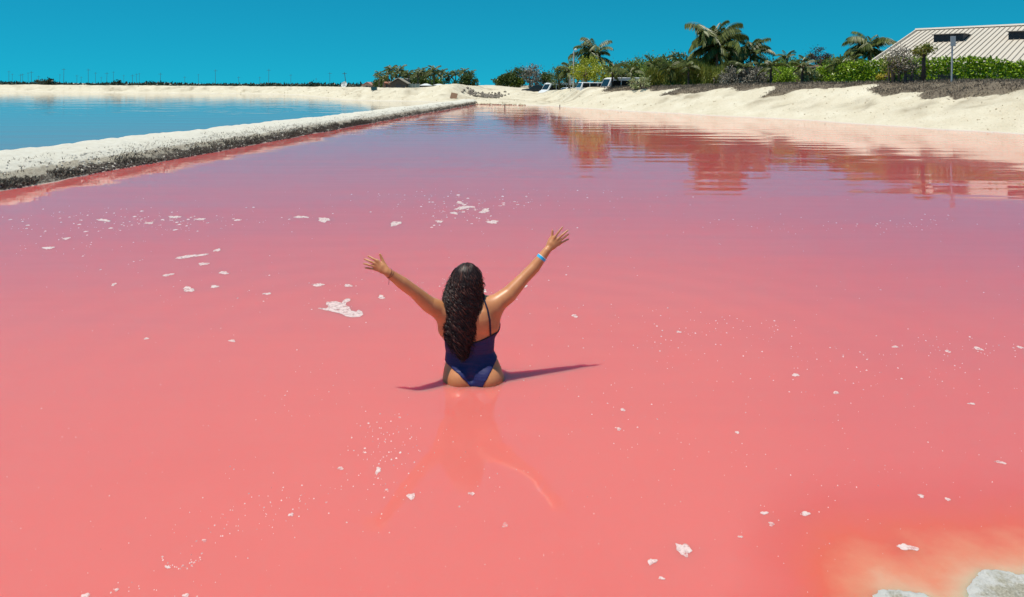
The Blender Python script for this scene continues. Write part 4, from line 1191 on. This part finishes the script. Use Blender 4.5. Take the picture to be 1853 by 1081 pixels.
hut('hut', 1461, 1489, 117, 122, 66, 'small brown-roofed hut half hidden in the shrubs below the dark round tree', M_BROWN, M_BROWN, gable=False)

# ------------------------------------------------------------------ the village beyond the sand mounds
M_THATCH = simple('grey_thatch', (.30, .26, .20), .95, .35, 4)
M_DARKWOOD = simple('dark_boards', (.075, .06, .05), .85, .4, 3)
M_BLOCK = simple('grey_block_wall', (.33, .30, .26), .9, .25, 1.2)
M_TERRA = simple('terracotta', (.36, .15, .10), .85, .25)
M_PINKROOF = simple('faded_red_roof', (.45, .22, .18), .85, .2)
hut('hut', 704, 737, 142, 151, 125, 'dark wooden hut with a gabled pale roof at the edge of the sand', M_THATCH, M_DARKWOOD, 3.5)
hut('house', 713, 735, 142, 143.5, 140, 'bare grey block house standing behind the gabled hut', M_BLOCK, M_BLOCK, 6, gable=False, cat='house', door=False)
hut('house', 692, 707, 148, 150.5, 138, 'small rust-red house left of the grey block house', M_TERRA, simple('rust_wall', (.34, .16, .11), .9), 5, gable=False, cat='house')
hut('house', 734, 754, 134.5, 139, 168, 'far house with a faded red roof among the village palms', M_PINKROOF, M_WALL, 7, cat='house')
hut('house', 655, 673, 149.5, 154, 150, 'lone little brown house left of the teal bin', M_PINKROOF, simple('pinkish_wall', (.42, .32, .27), .9), 5, cat='house')
hut('house', 898, 908, 144, 149, 142, 'tiny pale house left of the dark trees behind the rubble mound', M_WALL, M_WALL, 4, gable=False, cat='house')
def canopy(px0, px1, py_top, py_eave, Y, label):
    a, b = at(px0, py_eave, Y), at(px1, py_eave, Y); g = hgt((a.x + b.x) / 2, Y); w = b.x - a.x; ze = a.z - g; zt_ = at(px0, py_top, Y).z - g
    t_ = thing('canopy', ((a.x + b.x) / 2, Y, g), label, 'canopy'); d_ = 3.0
    q = MB(); q.add([(-w/2, 0, ze), (w/2, 0, ze), (w/2, d_, ze), (-w/2, d_, ze), (-w*.12, d_/2, zt_), (w*.12, d_/2, zt_)], [(0, 1, 5, 4), (1, 2, 5), (2, 3, 4, 5), (3, 0, 4), (0, 3, 2, 1)])
    q.build('roof', M_WHITE, t_)
    for x_ in (-w/2 + .1, w/2 - .1):
        for y_ in (.1, d_ - .1):
            q = MB(); q.tube([(x_, y_, 0), (x_, y_, ze)], .05, 6); q.build('post', M_GALV, t_)
    q = MB(); q.box(-w/2 + .2, w/2 - .2, d_ - .3, d_ - .25, 0, ze - .05); q.build('back_curtain', simple('grey_netting', (.22, .25, .25), .8), t_)
canopy(758, 780, 151.5, 155, 128, 'left white canopy beside the sand mound in the village')
canopy(783, 803, 152, 154.5, 132, 'right white canopy, half behind the sand mound')
def net_fence():
    a, b = at(727, 152, 127), at(759, 152, 127); g = hgt(a.x, 127); w = b.x - a.x; h = a.z - g
    t_ = thing('fence', (a.x, 127, g), 'grey-green net fence on posts right of the gabled hut', 'fence')
    q = MB(); q.box(0, w, -.01, .01, .05, h); q.build('net', simple('grey_green_net', (.26, .31, .28), .8, .3, 8), t_)
    for k in range(6):
        q = MB(); q.tube([(w * k / 5, 0, -.1), (w * k / 5, 0, h + .12)], .05, 6); q.build('post', M_CREAM, t_)
net_fence()
# bin, dish, leaning board, stakes
p = at(677, 160, 106); g = hgt(p.x, 106)
t_ = thing('bin', (p.x, 106, g), 'dark teal bin on the sand left of the village', 'bin')
zt_ = at(677, 157.5, 106).z - g
q = MB(); q.prism([(-.34, 0), (.34, 0), (.42, zt_ * .9), (-.42, zt_ * .9)], -.3, .3); q.build('body', simple('teal_plastic', (.02, .10, .12), .5), t_)
q = MB(); q.box(-.46, .46, -.36, .36, zt_ * .9 + .002, zt_); q.build('lid', simple('dark_teal_plastic', (.015, .07, .09), .5), t_)
p = at(623, 157, 160); g = hgt(p.x, 160); zc = at(623, 153.5, 160).z - g
t_ = thing('dish_antenna', (p.x, 160, g), 'white dish antenna on a pedestal on the far shore', 'dish antenna')
q = MB(); n = 16; rings = [(.05, .18), (.35, .10), (.6, -.05), (.7, -.16)]; v = []
for r_, h_ in rings:
    for k in range(n): v.append((r_ * math.cos(6.283 * k / n), r_ * math.sin(6.283 * k / n), -h_))
q.add(v, [(i*n+k, i*n+(k+1) % n, (i+1)*n+(k+1) % n, (i+1)*n+k) for i in range(3) for k in range(n)] + [tuple(range(n))])
o = q.build('dish', M_WHITE, t_, smooth=True); o.location = (0, 0, zc); o.rotation_euler = (R(60), R(-25), 0)
q = MB(); q.prism([(-.5, 0), (.5, 0), (.3, zc), (-.3, zc)], -.2, .4); q.build('pedestal', M_WHITE, t_)
p = at(820, 183, 93); g = hgt(p.x, 93)
o = MB(); o.box(-.42, .42, -.03, .03, -.05, .75, Matrix.Rotation(R(-25), 4, 'X') @ Matrix.Rotation(R(12), 4, 'Y')); o = o.build('board', simple('brown_board', (.24, .13, .075), .8), loc=(p.x, 93, g))
tag(o, 'brown wooden board leaning on the sand at the end of the levee', 'board')
for px_, py_, h_, lab in ((913.5, 195, .42, 'short dark stake standing in the pink water at the far beach'), (1013, 194, .25, 'tiny dark stake at the water edge right of the taller stake')):
    p = on_water(px_, py_)
    q = MB(); q.tube([(0, 0, -.5), (0, 0, h_ * .6), (.01, 0, h_)], [.05, .045, .03], 6); tag(q.build('stake', M_DARKBARK, loc=(p.x, p.y, 0)), lab, 'stake')

# village palms: crowns joined, too small to pick a leaf
def small_crown(seed):
    rng = random.Random(seed); v, f = [], []
    for i in range(15):
        me = FROND[min(4, int(i / 15 * 4.8))][rng.randrange(2)]; az = i * 2.4 + rng.uniform(-.3, .3)
        vv = Vector((math.cos(az) - .35, math.sin(az), 0)); M = Matrix.Rotation(math.atan2(vv.y, vv.x), 4, 'Z') @ Matrix.Scale(rng.uniform(.8, 1.15), 4)
        n0 = len(v); v += [tuple(M @ q.co) for q in me.vertices]; f += [tuple(k + n0 for k in q.vertices) for q in me.polygons]
    me = bpy.data.meshes.new('crown'); me.from_pydata(v, [], f); me.update(); me.materials.append(M_PALM); return me
CROWNS = [small_crown(k) for k in range(4)]
q = MB(); q.tube([(0, 0, -.1), (.01, 0, .5), (.03, 0, 1)], [.05, .04, .03], 6); TR = q.build('trunk', M_PALMBARK); TRUNK_ME = TR.data; bpy.data.objects.remove(TR)
VP = [(686, 139, 8, 140), (694, 146, 7, 137), (708, 131, 10, 146), (722, 132, 11, 150), (739, 139, 9, 140), (756, 138, 9, 139), (769, 140, 9, 150), (785, 133, 12, 142), (797, 138, 10, 148), (824, 137, 8, 150), (851, 138, 8, 152), (716, 141, 7, 148)]
VP = [(a, b - 3, c * 1.25, d) for a, b, c, d in VP + [(731, 138, 9, 152), (762, 134, 9, 149), (778, 139, 8, 144), (812, 140, 8, 147), (840, 134, 8, 149), (702, 140, 8, 143)]]
for i, (px_, py_, r_, Y_) in enumerate(sorted(VP)):
    c = at(px_, py_, Y_); g = hgt(c.x, Y_)
    t_ = thing('palm_tree', (c.x, Y_, g), f'{ORD[i]} palm from the left in the far village grove', 'palm', 'palms of the far village')
    o = bpy.data.objects.new('trunk', TRUNK_ME); COL.objects.link(o); o.parent = t_; hh_ = c.z - g; o.scale = (3, 3, hh_)
    o = bpy.data.objects.new('crown', CROWNS[i % 4]); COL.objects.link(o); o.parent = t_; s_ = r_ * Y_ / FPX * 1.25; o.scale = (s_, s_, s_ * 1.1); o.location = (.09, 0, hh_); o.rotation_euler = (0, 0, .4 * math.sin(i * 3)); tag(o, kind='stuff')
for px_, tp, w_, h_, lf, lab in [(808, 145, 40, 18, 'mid', 'round green bush in front of the village palms'), (836, 135, 22, 26, 'dark', 'dark feathery tree at the right end of the village grove'), (851, 139, 26, 22, 'dark', 'dark tree right of the feathery one in the village grove'),
                                 (766, 143, 24, 18, 'dark', 'dark bush behind the left white canopy'), (748, 144, 22, 18, 'dark', 'dark bush behind the net fence'), (700, 142, 24, 20, 'dark', 'dark bush behind the rust-red house'), (684, 147, 14, 14, 'dark', 'small dark bush under the leftmost village palm'), (782, 142, 26, 18, 'mid', 'green bush under the tallest village palms')]:
    tree('village_bush', px_, tp - 3, 147, w_ * 1.2, h_ + 4, lf, 1700, .34, lab, 'bush', nc=16, stems=2, shell=.3)
for px_, tp, w_, h_, lf, lab in [(908, 137, 26, 20, 'dark', 'low dark tree at the left end of the clump behind the rubble mound'), (934, 124, 36, 32, 'dark', 'dark tree in the middle of the clump behind the rubble mound'), (964, 117, 56, 42, 'grey', 'tall grey twiggy tree in the clump behind the parked cars'),
                                 (992, 131, 30, 28, 'dark', 'dark bush at the right end of the clump behind the white van'), (937, 143, 26, 14, 'lime', 'low lime-green bush at the foot of the clump behind the sand mound'), (921, 133, 26, 24, 'dark', 'dark tree left of the tallest dark tree in the clump')]:
    tree('clump_tree', px_, tp, 130, w_, h_, lf, 1900 if lf == 'grey' else 1700, .33, lab, nc=24, stems=2, shell=.35)

# ------------------------------------------------------------------ vehicles parked behind the bank
M_GLASS = simple('dark_glass', (.012, .014, .017), .08, .1); M_TYRE = simple('tyre_rubber', (.02, .02, .02), .9)
M_CARWHITE = simple('white_car_paint', (.74, .74, .74), .25, .03); M_CARDARK = simple('dark_car_paint', (.012, .015, .022), .25, .1); M_RIM = simple('wheel_metal', (.4, .4, .42), .35, .1, metal=.7)
M_LIGHT = simple('headlight_glass', (.6, .62, .64), .1, .05)
def vehicle(name, loc, rz, prof, W, windows, wheels, paint, label, cat, wr=.33):
    """prof: side outline (x forward, z up); windows: side panes as outlines; front at +x"""
    t_ = thing(name, loc, label, cat, 'vehicles parked behind the bank', rz)
    q = MB(); q.prism(prof, -W/2, W/2); q.build('body', paint, t_, bevel=.06)
    for w_ in windows[0]:
        for s_ in (-1, 1):
            q = MB(); q.prism(w_, s_ * (W/2 + .004), s_ * (W/2 + .02)); q.build('window', M_GLASS, t_)
    for (x0, z0, x1, z1) in windows[1]:          # windscreen and rear window
        d = Vector((x1 - x0, 0, z1 - z0)); n_ = Vector((d.z, 0, -d.x)).normalized() * .012
        if n_.x * (1 if x0 + x1 > 0 else -1) < 0: n_ = -n_
        q = MB(); y_ = W/2 - .14
        q.add([(x0 + n_.x, -y_, z0 + n_.z), (x0 + n_.x, y_, z0 + n_.z), (x1 + n_.x, y_ * .92, z1 + n_.z), (x1 + n_.x, -y_ * .92, z1 + n_.z)], [(0, 1, 2, 3)])
        o = q.build('windscreen', M_GLASS, t_); m_ = o.modifiers.new('thick', 'SOLIDIFY'); m_.thickness = .008
    for x_ in wheels:
        for s_ in (-1, 1):
            q = MB(); q.tube([(x_, s_ * (W/2 - .2), wr), (x_, s_ * (W/2 + .02), wr)], wr, 18); ty = q.build('wheel', M_TYRE, t_)
            q = MB(); q.tube([(x_, s_ * (W/2 + .021), wr), (x_, s_ * (W/2 + .035), wr)], wr * .62, 14); q.build('rim', M_RIM, ty)
    fx = max(p_[0] for p_ in prof)
    for s_ in (-1, 1):
        q = MB(); q.box(fx - .05, fx + .015, s_ * W * .36 - .16, s_ * W * .36 + .16, .62, .78); q.build('headlight', M_LIGHT, t_, bevel=.01)
    q = MB(); q.box(fx - .1, fx + .05, -W * .47, W * .47, .28, .5); q.build('bumper', simple('bumper_plastic', (.05, .05, .055), .6), t_, bevel=.03)
    return t_
CAR = [(-2.1, .3), (2.1, .3), (2.15, .62), (2.0, .84), (1.0, .95), (.35, 1.42), (-1.1, 1.46), (-1.75, 1.05), (-2.15, .98)]
CARW = ([[(.85, .97), (.3, 1.36), (-.35, 1.38), (-.35, .97)], [(-.42, .97), (-.42, 1.38), (-1.05, 1.38), (-1.55, 1.02), (-1.55, .97)]], [(.98, .98, .4, 1.38), (-1.72, 1.08, -1.15, 1.43)])
SUV = [(-2.2, .35), (2.2, .35), (2.25, .75), (2.1, 1.0), (1.15, 1.1), (.55, 1.66), (-2.0, 1.7), (-2.25, 1.1)]
SUVW = ([[(1.0, 1.12), (.5, 1.58), (-.3, 1.6), (-.3, 1.12)], [(-.38, 1.12), (-.38, 1.6), (-1.2, 1.6), (-1.2, 1.12)], [(-1.28, 1.12), (-1.28, 1.6), (-1.95, 1.6), (-2.05, 1.12)]], [(1.13, 1.13, .6, 1.62), (-2.23, 1.15, -2.03, 1.62)])
VAN = [(-2.6, .35), (2.5, .35), (2.6, .8), (2.45, 1.1), (2.05, 1.3), (1.55, 2.15), (1.2, 2.3), (-2.5, 2.3), (-2.62, 1.2)]
VANW = ([[(1.85, 1.3), (1.45, 1.98), (.8, 1.98), (.8, 1.3)], [(.7, 1.3), (.7, 1.98), (-.8, 1.98), (-.8, 1.3)], [(-.9, 1.3), (-.9, 1.98), (-2.3, 1.98), (-2.3, 1.3)]], [(2.03, 1.35, 1.6, 2.08), (-2.6, 1.3, -2.52, 2.0)])
BUS = [(-3.2, .35), (3.0, .35), (3.1, .9), (2.95, 1.5), (2.55, 2.35), (2.2, 2.48), (-3.1, 2.5), (-3.22, 1.2)]
BUSW = ([[(2.6, 1.35), (2.3, 2.15), (1.5, 2.15), (1.5, 1.3)], [(1.4, 1.3), (1.4, 2.15), (-.2, 2.15), (-.2, 1.3)], [(-.3, 1.3), (-.3, 2.15), (-1.7, 2.15), (-1.7, 1.3)], [(-1.8, 1.3), (-1.8, 2.15), (-3.0, 2.15), (-3.0, 1.3)]], [(2.93, 1.55, 2.6, 2.3), (-3.2, 1.4, -3.12, 2.3)])
def park(px, Y, z_top, h, *a, rz=0, name='car', **k):
    p = at(px, 150, Y); g = hgt(p.x, Y)
    return vehicle(name, (p.x, Y, at(px, z_top, Y).z - h), rz, *a, **k)
park(970, 106, 154.3, 1.46, CAR, 1.75, CARW, (-1.3, 1.3), M_CARDARK, 'dark hatchback behind the sand mound, left of the white van', 'car', rz=R(180))
park(1009, 103, 150, 2.3, VAN, 1.95, VANW, (-1.6, 1.6), M_CARWHITE, 'white passenger van with dark windows parked nose-left', 'van', rz=R(205), name='van')
park(1027, 97, 158.2, 1.46, CAR, 1.75, CARW, (-1.3, 1.3), M_CARWHITE, 'white hatchback parked in front of the white van', 'car', rz=R(200))
park(1083, 80, 149.2, 1.7, SUV, 1.85, SUVW, (-1.4, 1.4), M_CARWHITE, 'white sport utility car, only its roof showing over the bank', 'car', rz=R(10))
park(1140, 78, 140.5, 2.5, BUS, 2.1, BUSW, (-2.0, 1.9), M_CARWHITE, 'white minibus half hidden by young palms', 'minibus', rz=R(195), name='minibus')

# ------------------------------------------------------------------ faint utility poles on the horizon
M_POLE = simple('weathered_pole', (.10, .10, .10), .9)
UP = [16, 22, 37, 41, 51, 57, 70, 108, 115, 139, 147, 160, 173, 183, 193, 205, 224, 240, 247, 252, 290, 334, 359, 390, 432, 470, 486, 526, 572, 597]
for i, px_ in enumerate(UP):
    Y_ = 430 + 90 * math.sin(i * 2.1); h_ = 5.6 + 3.0 * (.5 + .5 * math.sin(i * 1.7 + 1)); p = at(px_, 150, Y_)
    t_ = thing('utility_pole', (p.x, Y_, .75), f'{ORD[i]} faint utility pole from the left along the far horizon', 'utility pole', 'utility poles on the horizon')
    q = MB(); q.tube([(0, 0, 0), (.15 * math.sin(i), 0, h_)], [.085, .055], 6); q.build('pole', M_POLE, t_)
    q = MB(); q.box(-.9, .9, -.05, .05, h_ - .75, h_ - .65); q.build('crossarm', M_POLE, t_)
p = at(627, 158, 300)
t_ = thing('utility_pole', (p.x, 300, .8), 'darkest utility pole, leaning, just right of the white dish antenna', 'utility pole', 'utility poles on the horizon')
q = MB(); q.tube([(0, 0, 0), (-.9, 0, 6.3)], [.15, .1], 6); q.build('pole', M_POLE, t_)
q = MB(); q.box(-1.7, 0, -.08, .08, 5.6, 5.78); q.build('crossarm', M_POLE, t_)

# ------------------------------------------------------------------ foam on the water
def foam_material():
    m, N, L, Bs = new_mat('salt_foam')
    g = N.new('ShaderNodeNewGeometry'); t = noise_node(N, L, 60, 4, .6, g.outputs['Position'])
    Bs.inputs['Subsurface Weight'].default_value = .0
    L.new(ramp_node(N, L, t.outputs[0], [(.3, (.58, .43, .41)), (.55, (.68, .56, .54))]).outputs[0], Bs.inputs['Base Color'])
    Bs.inputs['Roughness'].default_value = .7; bump_node(N, L, Bs, t.outputs[0], .3, .003)
    t2 = noise_node(N, L, 22, 5, .7, g.outputs['Position'])          # thin, bubbly places let the water through
    L.new(ramp_node(N, L, t2.outputs[0], [(.36, (.25, .25, .25)), (.52, (.92, .92, .92))]).outputs[0], Bs.inputs['Alpha']); return m
M_FOAM = foam_material()
from mathutils.geometry import tessellate_polygon
def foam_from(world_pts, label, group='foam patches'):
    c = sum((Vector(q) for q in world_pts), Vector()) / len(world_pts); n = len(world_pts)
    rim = [Vector((q[0] - c.x, q[1] - c.y, 0)) for q in world_pts]
    v = [(*q.xy, -.012) for q in rim] + [(*q.xy, .0012) for q in rim] + [(q.x * .93, q.y * .93, .0022) for q in rim]
    f = [(i, (i + 1) % n, n + (i + 1) % n, n + i) for i in range(n)] + [(n + i, n + (i + 1) % n, 2 * n + (i + 1) % n, 2 * n + i) for i in range(n)]
    f += [tuple(2 * n + k for k in tri) for tri in tessellate_polygon([[q * .93 for q in rim]])]
    q = MB(); q.add(v, f); o = q.build('foam_patch', M_FOAM, loc=(c.x, c.y, 0))
    return tag(o, label, 'foam', group)
def foam(px, py, w, h, label, seed=None, rot=0, lobes=.35):
    rng = random.Random(seed if seed is not None else int(px * 3 + py)); n = 30
    ph = [rng.uniform(0, 6.28) for _ in range(3)]
    pts = []
    for i in range(n):
        a = 2 * math.pi * i / n
        r = 1 + lobes * (.6 * math.sin(2 * a + ph[0]) + .5 * math.sin(3 * a + ph[1]) + .3 * math.sin(5 * a + ph[2]) + .22 * math.sin(8 * a + 2 * ph[0]) + .16 * math.sin(11 * a + ph[1] * 2))
        u_, v_ = math.cos(a) * r * w / 2, math.sin(a) * r * h / 2
        c, s_ = math.cos(R(rot)), math.sin(R(rot))
        pts.append(on_water(px + u_ * c - v_ * s_, py + u_ * s_ + v_ * c))
    return foam_from(pts, label)
BIG = [(278,808),(330,811),(352,800),(333,782),(338,766),(400,762),(440,774),(448,756),(475,742),(497,745),(495,758),(468,771),(466,790),(490,800),(500,825),(540,836),(558,822),(575,830),(582,850),(560,866),(510,869),(465,862),(440,846),(400,836),(340,825)]
foam_from([on_water(500 + a / 3.706, 340 + b / 3.706) for a, b in BIG], 'largest branching foam patch, left of the woman below her left arm')
for a in [(345,464,50,5,'long thin foam streak in the left half of the pond',-6),(393,453,11,5,'oval foam fleck right of the long thin streak',-15),(368,478,16,5,'blunt foam fleck just below the long thin streak',-4),
          (304,498,18,4,'slanted foam fleck below and left of the long thin streak',-8),(405,494,18,4.5,'flat oval foam fleck right of the slanted one',0),(341,524,21,8,'bright triangular foam patch left of the largest branching patch',0),
          (388,519,14,4.5,'oval foam fleck just right of the bright triangular patch',-10),(206,515,9,4,'lone foam fleck far left of the bright triangular patch',-20),(575,516,22,4.5,'thin foam streak below the left hand',3),
          (630,517,12,5,'pointed foam fleck under the left wrist',10),(690,538,12,6,'foam fleck between left forearm and the largest patch',0),(586,398,22,7,'white ragged foam patch in the upper middle left',6),
          (545,393,22,4,'flat foam fleck left of the ragged upper patch',3),(716,405,24,6,'slanted two-lobed foam patch above the left hand',-10),(891,402,22,5,'wide foam patch straight above the woman\'s head',2),
          (877,382,20,6,'slanted foam patch in the cluster above the woman',-14),(840,376,30,5,'broad streaky foam patch in the middle of the cluster above the woman',-5),(822,386,12,4,'small foam fleck at the left of the cluster above the woman',0),
          (795,401,14,3.5,'thin foam fleck between the two-lobed patch and the cluster',0),(832,367,12,4,'topmost foam fleck of the cluster above the woman',5),(483,532,13,3.5,'foam fleck left of the largest branching patch',-5),
          (420,617,10,4.5,'oval foam fleck below left of the largest branching patch',0),(265,613,8,3,'lone tiny foam fleck in the lower left quarter',0),(188,399,24,3.5,'long foam fleck at the left of the upper foam band',3),(270,404,15,3,'foam fleck in the middle of the upper left foam band',-5),
          (316,393,20,4,'bright foam fleck at the top of the upper left foam band',3),(362,397,20,3,'right-hand foam fleck of the upper left foam band',2),(87,449,18,4.5,'foam patch near the left edge of the pond',0),(120,432,14,3,'thin foam fleck above the patch near the left edge',-5),
          (876,527,10,5,'foam fleck against the right side of the hair',5),(1040,572,11,4.5,'foam fleck right of the woman below her right arm',6),(950,518,10,3.5,'foam fleck just under the right forearm',0),
          (1228,601,8,3,'foam fleck between the woman and the right-hand foam drift',4),(1440,679,13,4.5,'oval foam fleck in the middle right of the pond',10),(1513,711,11,4,'oval foam fleck below right of the middle right one',6),(1770,631,18,4,'long foam fleck in the drift near the right edge',12),
          (1846,629,12,3.5,'foam streak touching the right edge',6),(1620,628,11,3,'foam fleck at the left of the drift near the right edge',8),(1715,636,10,3.5,'small foam fleck in the middle of the right-edge drift',8),(1758,731,11,3,'thin foam fleck below the right-edge drift',4),(1810,837,17,4.5,'slanted foam fleck near the right edge in the lower half',12),
          (1127,742,9,4,'foam fleck low right of the woman\'s shadow',5),(1120,777,8,5,'round foam fleck under the one low right of the shadow',0),(1334,783,7,4,'tiny round foam fleck in the lower right',0),
          (1237,995,33,17,'largest foam patch near the bottom, right of centre',38),(1180,1017,15,11,'round foam patch just left of the largest bottom one',0),(1642,991,36,10,'pointed foam sliver near the salt shore',14),(1383,929,13,5.5,'left foam fleck of the pair above the bottom right',8),
          (1458,930,16,7,'right foam fleck of the pair above the bottom right',14),(1396,949,11,6,'foam fleck under the pair above the bottom right',10),(914,951,11,7,'round foam fleck below the woman\'s reflection',5),(853,894,10,6,'foam fleck at the lower end of the woman\'s reflection',0),
          (744,899,14,11,'ragged foam patch left of the reflection',45),(684,852,9,12,'curled foam fleck left of the reflection',20),(527,932,9,6,'foam fleck in the lower left middle',0),(616,848,10,5,'foam fleck above left of the curled one',-8),
          (1667,898,11,5,'foam fleck on the lower right between the pair and the edge',14),(1715,904,9,5,'foam fleck right beside the lower right one',12),(1340,972,8,3.5,'foam fleck left of the bottom right pair',6),(155,1078,15,7,'foam patch on the bottom edge at the far left',-20),(336,1078,14,5,'foam patch on the bottom edge left of centre',0),(211,1068,7,5,'round foam fleck near the bottom left',0),(1197,1047,10,5,'foam fleck on the bottom right of centre',4),
          (303,1027,9,5,'foam fleck at the tip of the dotted foam arc bottom left',20),(370,979,8,5,'foam fleck on the upper side of the dotted foam arc',-15)]:
    foam(a[0], a[1], a[2], a[3], a[4], rot=a[5])
# countless specks
specks = []
def speck_cloud(n, cx, cy, sx, sy, lo=1.2, hi=4.0, tilt=0):
    for _ in range(n):
        a, b = RNG.normal(0, sx), RNG.normal(0, sy)
        specks.append((cx + a, cy + b + a * tilt, lo + (hi - lo) * RNG.random() ** 2.2))
speck_cloud(130, 220, 402, 120, 13, 1.3, 6.5); speck_cloud(140, 845, 378, 66, 16, 1.3, 6.5); speck_cloud(22, 320, 400, 70, 8, 3, 9); speck_cloud(60, 120, 430, 90, 20); speck_cloud(45, 420, 392, 160, 10); speck_cloud(30, 300, 480, 140, 30); speck_cloud(40, 800, 350, 150, 12)
speck_cloud(50, 1000, 360, 110, 14); speck_cloud(45, 1400, 405, 160, 10); speck_cloud(30, 1640, 405, 60, 6); speck_cloud(70, 1280, 590, 90, 18, tilt=.12); speck_cloud(90, 1480, 640, 170, 34, tilt=.05); speck_cloud(45, 1730, 633, 90, 10)
speck_cloud(40, 1700, 690, 120, 40); speck_cloud(55, 1400, 760, 220, 70); speck_cloud(60, 1500, 900, 200, 60); speck_cloud(45, 1120, 690, 70, 80); speck_cloud(22, 930, 590, 40, 60); speck_cloud(100, 700, 800, 45, 36, 1.6, 5); speck_cloud(50, 690, 890, 60, 40, 1.6, 5.5)
speck_cloud(60, 430, 950, 75, 34, 1.6, 5, tilt=-.35); speck_cloud(36, 520, 905, 60, 22, 1.6, 4.5, tilt=-.3); speck_cloud(20, 260, 1068, 70, 8, 1.6, 6); speck_cloud(22, 560, 720, 40, 40); speck_cloud(26, 500, 545, 90, 16); speck_cloud(25, 900, 840, 60, 50); speck_cloud(30, 800, 515, 90, 14)
for q in np.linspace(0, 1, 26): specks.append((292 + 75 * q + RNG.normal(0, 1.5), 1010 + 75 * q * (1 - q) + RNG.normal(0, 2) - 28 * max(q - .6, 0), RNG.uniform(2, 6)))
for _ in range(420): specks.append((RNG.uniform(-60, 1910), 345 + 735 * RNG.random() ** 1.2, 1.0 + 2.2 * RNG.random() ** 3))
sv_, sf_ = [], []
for px_, py_, w_ in specks:
    if py_ < 340 or (px_ < 300 and py_ < 372 - px_ * .12): continue
    if abs(px_ - 856) < 62 and 560 < py_ < 706: continue
    c = on_water(px_, min(py_, 1090)); n0 = len(sv_); k = 6
    hx_ = w_ * c.y / FPX / 2 * RNG.uniform(.8, 1.8); hy_ = hx_ * RNG.uniform(.5, 1.2) * (1 + c.y * .06); a0 = RNG.uniform(0, 1)
    for i in range(k): a = a0 + 2 * math.pi * i / k; r_ = RNG.uniform(.75, 1.2); sv_.append((c.x + hx_ * r_ * math.cos(a), c.y + hy_ * r_ * math.sin(a), -.004))
    sv_.append((c.x, c.y, .004 + hx_ * .15))
    sf_ += [(n0 + i, n0 + (i + 1) % k, n0 + k) for i in range(k)]
tag(mesh_np('foam_specks', sv_, sf_, M_FOAM), 'countless tiny white foam specks drifting on the pink water', None, None, 'stuff')
